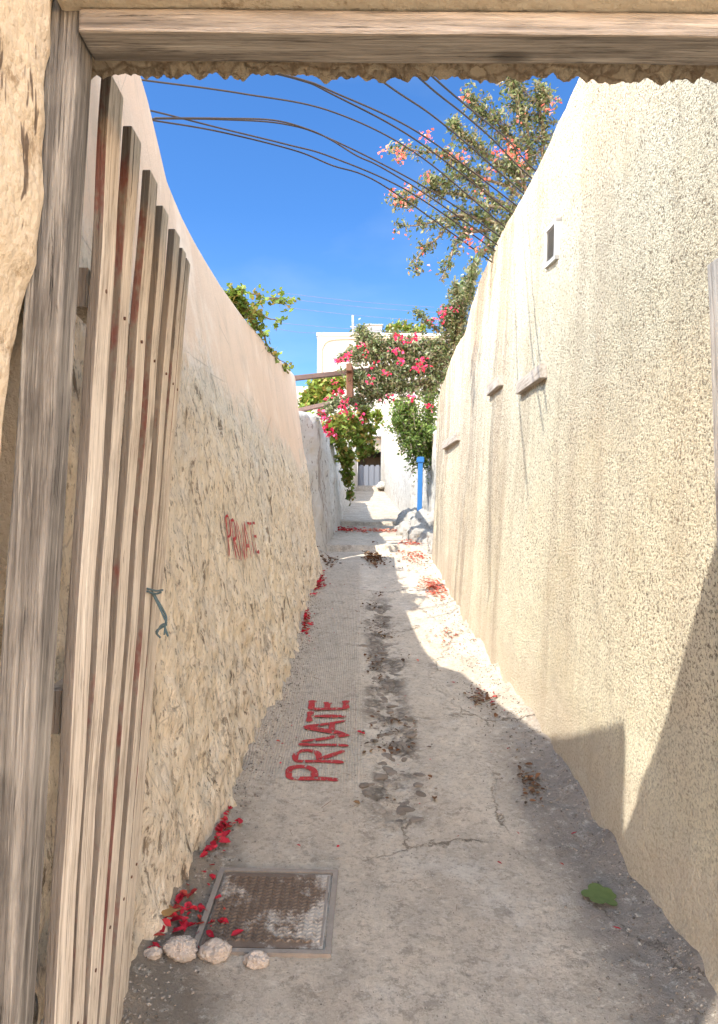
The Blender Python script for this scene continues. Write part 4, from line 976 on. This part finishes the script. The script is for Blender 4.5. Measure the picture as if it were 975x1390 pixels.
br5([(860, 160), (800, 90), (740, 40), (700, 20)], .06, 2, 9.5)
br5([(480, 260), (380, 180), (340, 130)], .12, 3, 9.5)
br5([(420, 330), (320, 290), (240, 320), (180, 350)], .12, 3, 9.5)
FL = [(*c5(u, v), 8.75, .042, max(2, int(n*.6))) for u, v, n in [(200, 345, 26), (235, 330, 20), (250, 305, 14), (345, 228, 16), (370, 298, 10), (590, 185, 24), (655, 210, 14), (700, 183, 26), (590, 268, 22), (540, 275, 8), (610, 345, 22), (730, 365, 30), (735, 395, 24), (690, 390, 10), (785, 378, 16), (515, 415, 14), (405, 465, 18), (435, 365, 8), (155, 487, 12), (220, 542, 22), (175, 570, 14), (125, 595, 8), (235, 615, 28), (225, 650, 20), (210, 670, 12), (90, 700, 20), (110, 730, 20), (130, 810, 28), (150, 830, 20), (100, 780, 18), (540, 570, 16), (675, 575, 16), (285, 650, 8), (260, 690, 7), (275, 730, 6), (360, 720, 14), (490, 610, 8), (875, 12, 24), (870, 70, 18), (815, 75, 12), (960, 10, 18), (795, 650, 22), (1010, -60, 12), (985, -120, 10), (760, 330, 8)]]
plant('bougainvillea', 'dense magenta flowered bougainvillea sprawling over the rusty pergola', 'bougainvillea', B, None, 'bleaf', 24000, .027, 'b', FL, 'bract', .029, 5, .018, 'bougainvilleas')
# green tree on the right
B = []
def brt(pts, rad, w_, Y0=12.6, Y1=12.2):
    n = len(pts); B.append(([(*c5(*p), Y0+(Y1-Y0)*i/(n-1)) for i, p in enumerate(pts)], rad, w_))
brt([(740, 1010), (720, 900), (690, 760), (670, 620)], .40, 10); brt([(720, 960), (640, 800), (580, 760)], .34, 8); brt([(740, 900), (780, 760), (800, 600), (820, 520)], .33, 8)
brt([(720, 940), (700, 900), (660, 880)], .30, 6); brt([(740, 980), (770, 880), (780, 820)], .30, 5); brt([(700, 800), (620, 680), (600, 640)], .30, 6)
plant('leafy_bush', 'rounded green bush hanging above the blue post', 'bush', B, None, 'tleaf', 13000, .032, 'b', None, seed=8, brad=.016, spread=.3)
# vine under the pergola, left
B = []
def bv(pts, rad, w_, Y0, Y1): 
    n = len(pts); B.append(([(*c5(*p), Y0+(Y1-Y0)*i/(n-1)) for i, p in enumerate(pts)], rad, w_))
bv([(120, 780), (200, 860), (240, 940), (250, 1010)], .20, 9, 11.5, 12.5); bv([(150, 720), (250, 800), (340, 900), (350, 960)], .16, 9, 11.5, 13)
bv([(330, 640), (390, 720), (400, 820), (400, 950)], .10, 5, 12, 13); bv([(240, 1000), (250, 1080), (260, 1180), (270, 1280)], .07, 3, 12.5, 13.5); bv([(240, 720), (300, 760), (340, 840)], .16, 6, 12, 13)
bv([(440, 680), (460, 740)], .06, 1, 12, 12)
plant('grape_vine', 'sunlit yellow green vine hanging over the low rubble wall towards the path', 'vine', B, None, 'vleaf', 3000, .045, 'v', None, seed=11, brad=.014, group='vines')
B = []
bv([(-60, 640), (40, 560), (90, 500), (200, 470)], .22, 8, 12.5, 12.5); bv([(10, 640), (20, 560), (60, 480)], .20, 6, 12.5, 12.5); bv([(100, 640), (140, 560), (180, 480), (280, 480)], .18, 6, 12.5, 12.5)
plant('grape_vine', 'green vine between the two rusty pergola bars beside the peach wall end', 'vine', B, None, 'vleaf', 1500, .05, 'v', None, seed=12, brad=.02, group='vines')
# vine on top of left wall
def c4(u, v): return 300+.2157*u, 380+.2157*v
def b4(lst):
    out = []
    for pts, rad, w_ in lst:
        out.append(([(*c4(u, v), Y) for u, v, Y in pts], rad, w_))
    return out
plant('grape_vine', 'green vine with tendrils trailing down the top edge of the peach wall', 'vine', b4([
 ([(60, 110, 5.25), (110, 130, 5.3), (180, 200, 5.6), (230, 290, 6.0)], .05, 10), ([(100, 150, 5.3), (180, 240, 5.6), (250, 330, 6.1)], .04, 8),
 ([(250, 300, 5.95), (290, 400, 6.3), (330, 470, 6.6), (390, 520, 7.1), (435, 570, 7.4)], .03, 4), ([(80, 90, 5.25), (150, 80, 5.3), (220, 90, 5.5), (300, 110, 5.8)], .035, 3), ([(200, 180, 5.6), (290, 240, 5.9), (340, 260, 6), (350, 330, 6.1)], .035, 3),
 ([(300, 110, 5.8), (380, 120, 6), (440, 150, 6.1)], .02, .6)]), None, 'vleaf', 700, .026, 'v', None, seed=14, brad=.008, group='vines')
# roof plants
plant('roof_plant', 'pale green shrub on the white house roof right of the cooling unit', 'shrub', [([(530, 458, 31), (535, 448, 31), (541, 442, 31)], .35, 1), ([(530, 458, 31), (528, 448, 31), (532, 444, 31)], .3, 1)], None, 'vleaf', 500, .09, 'b', None, seed=15, brad=.03, group='roof shrubs')
plant('roof_plant', 'wider green shrub on the roof edge farther right, against the bougainvillea', 'shrub', [([(555, 458, 31), (553, 446, 31), (552, 442, 31)], .35, 1), ([(565, 458, 31), (570, 450, 31), (574, 446, 31)], .38, 1)], None, 'vleaf', 700, .09, 'b', None, seed=16, brad=.03, group='roof shrubs')
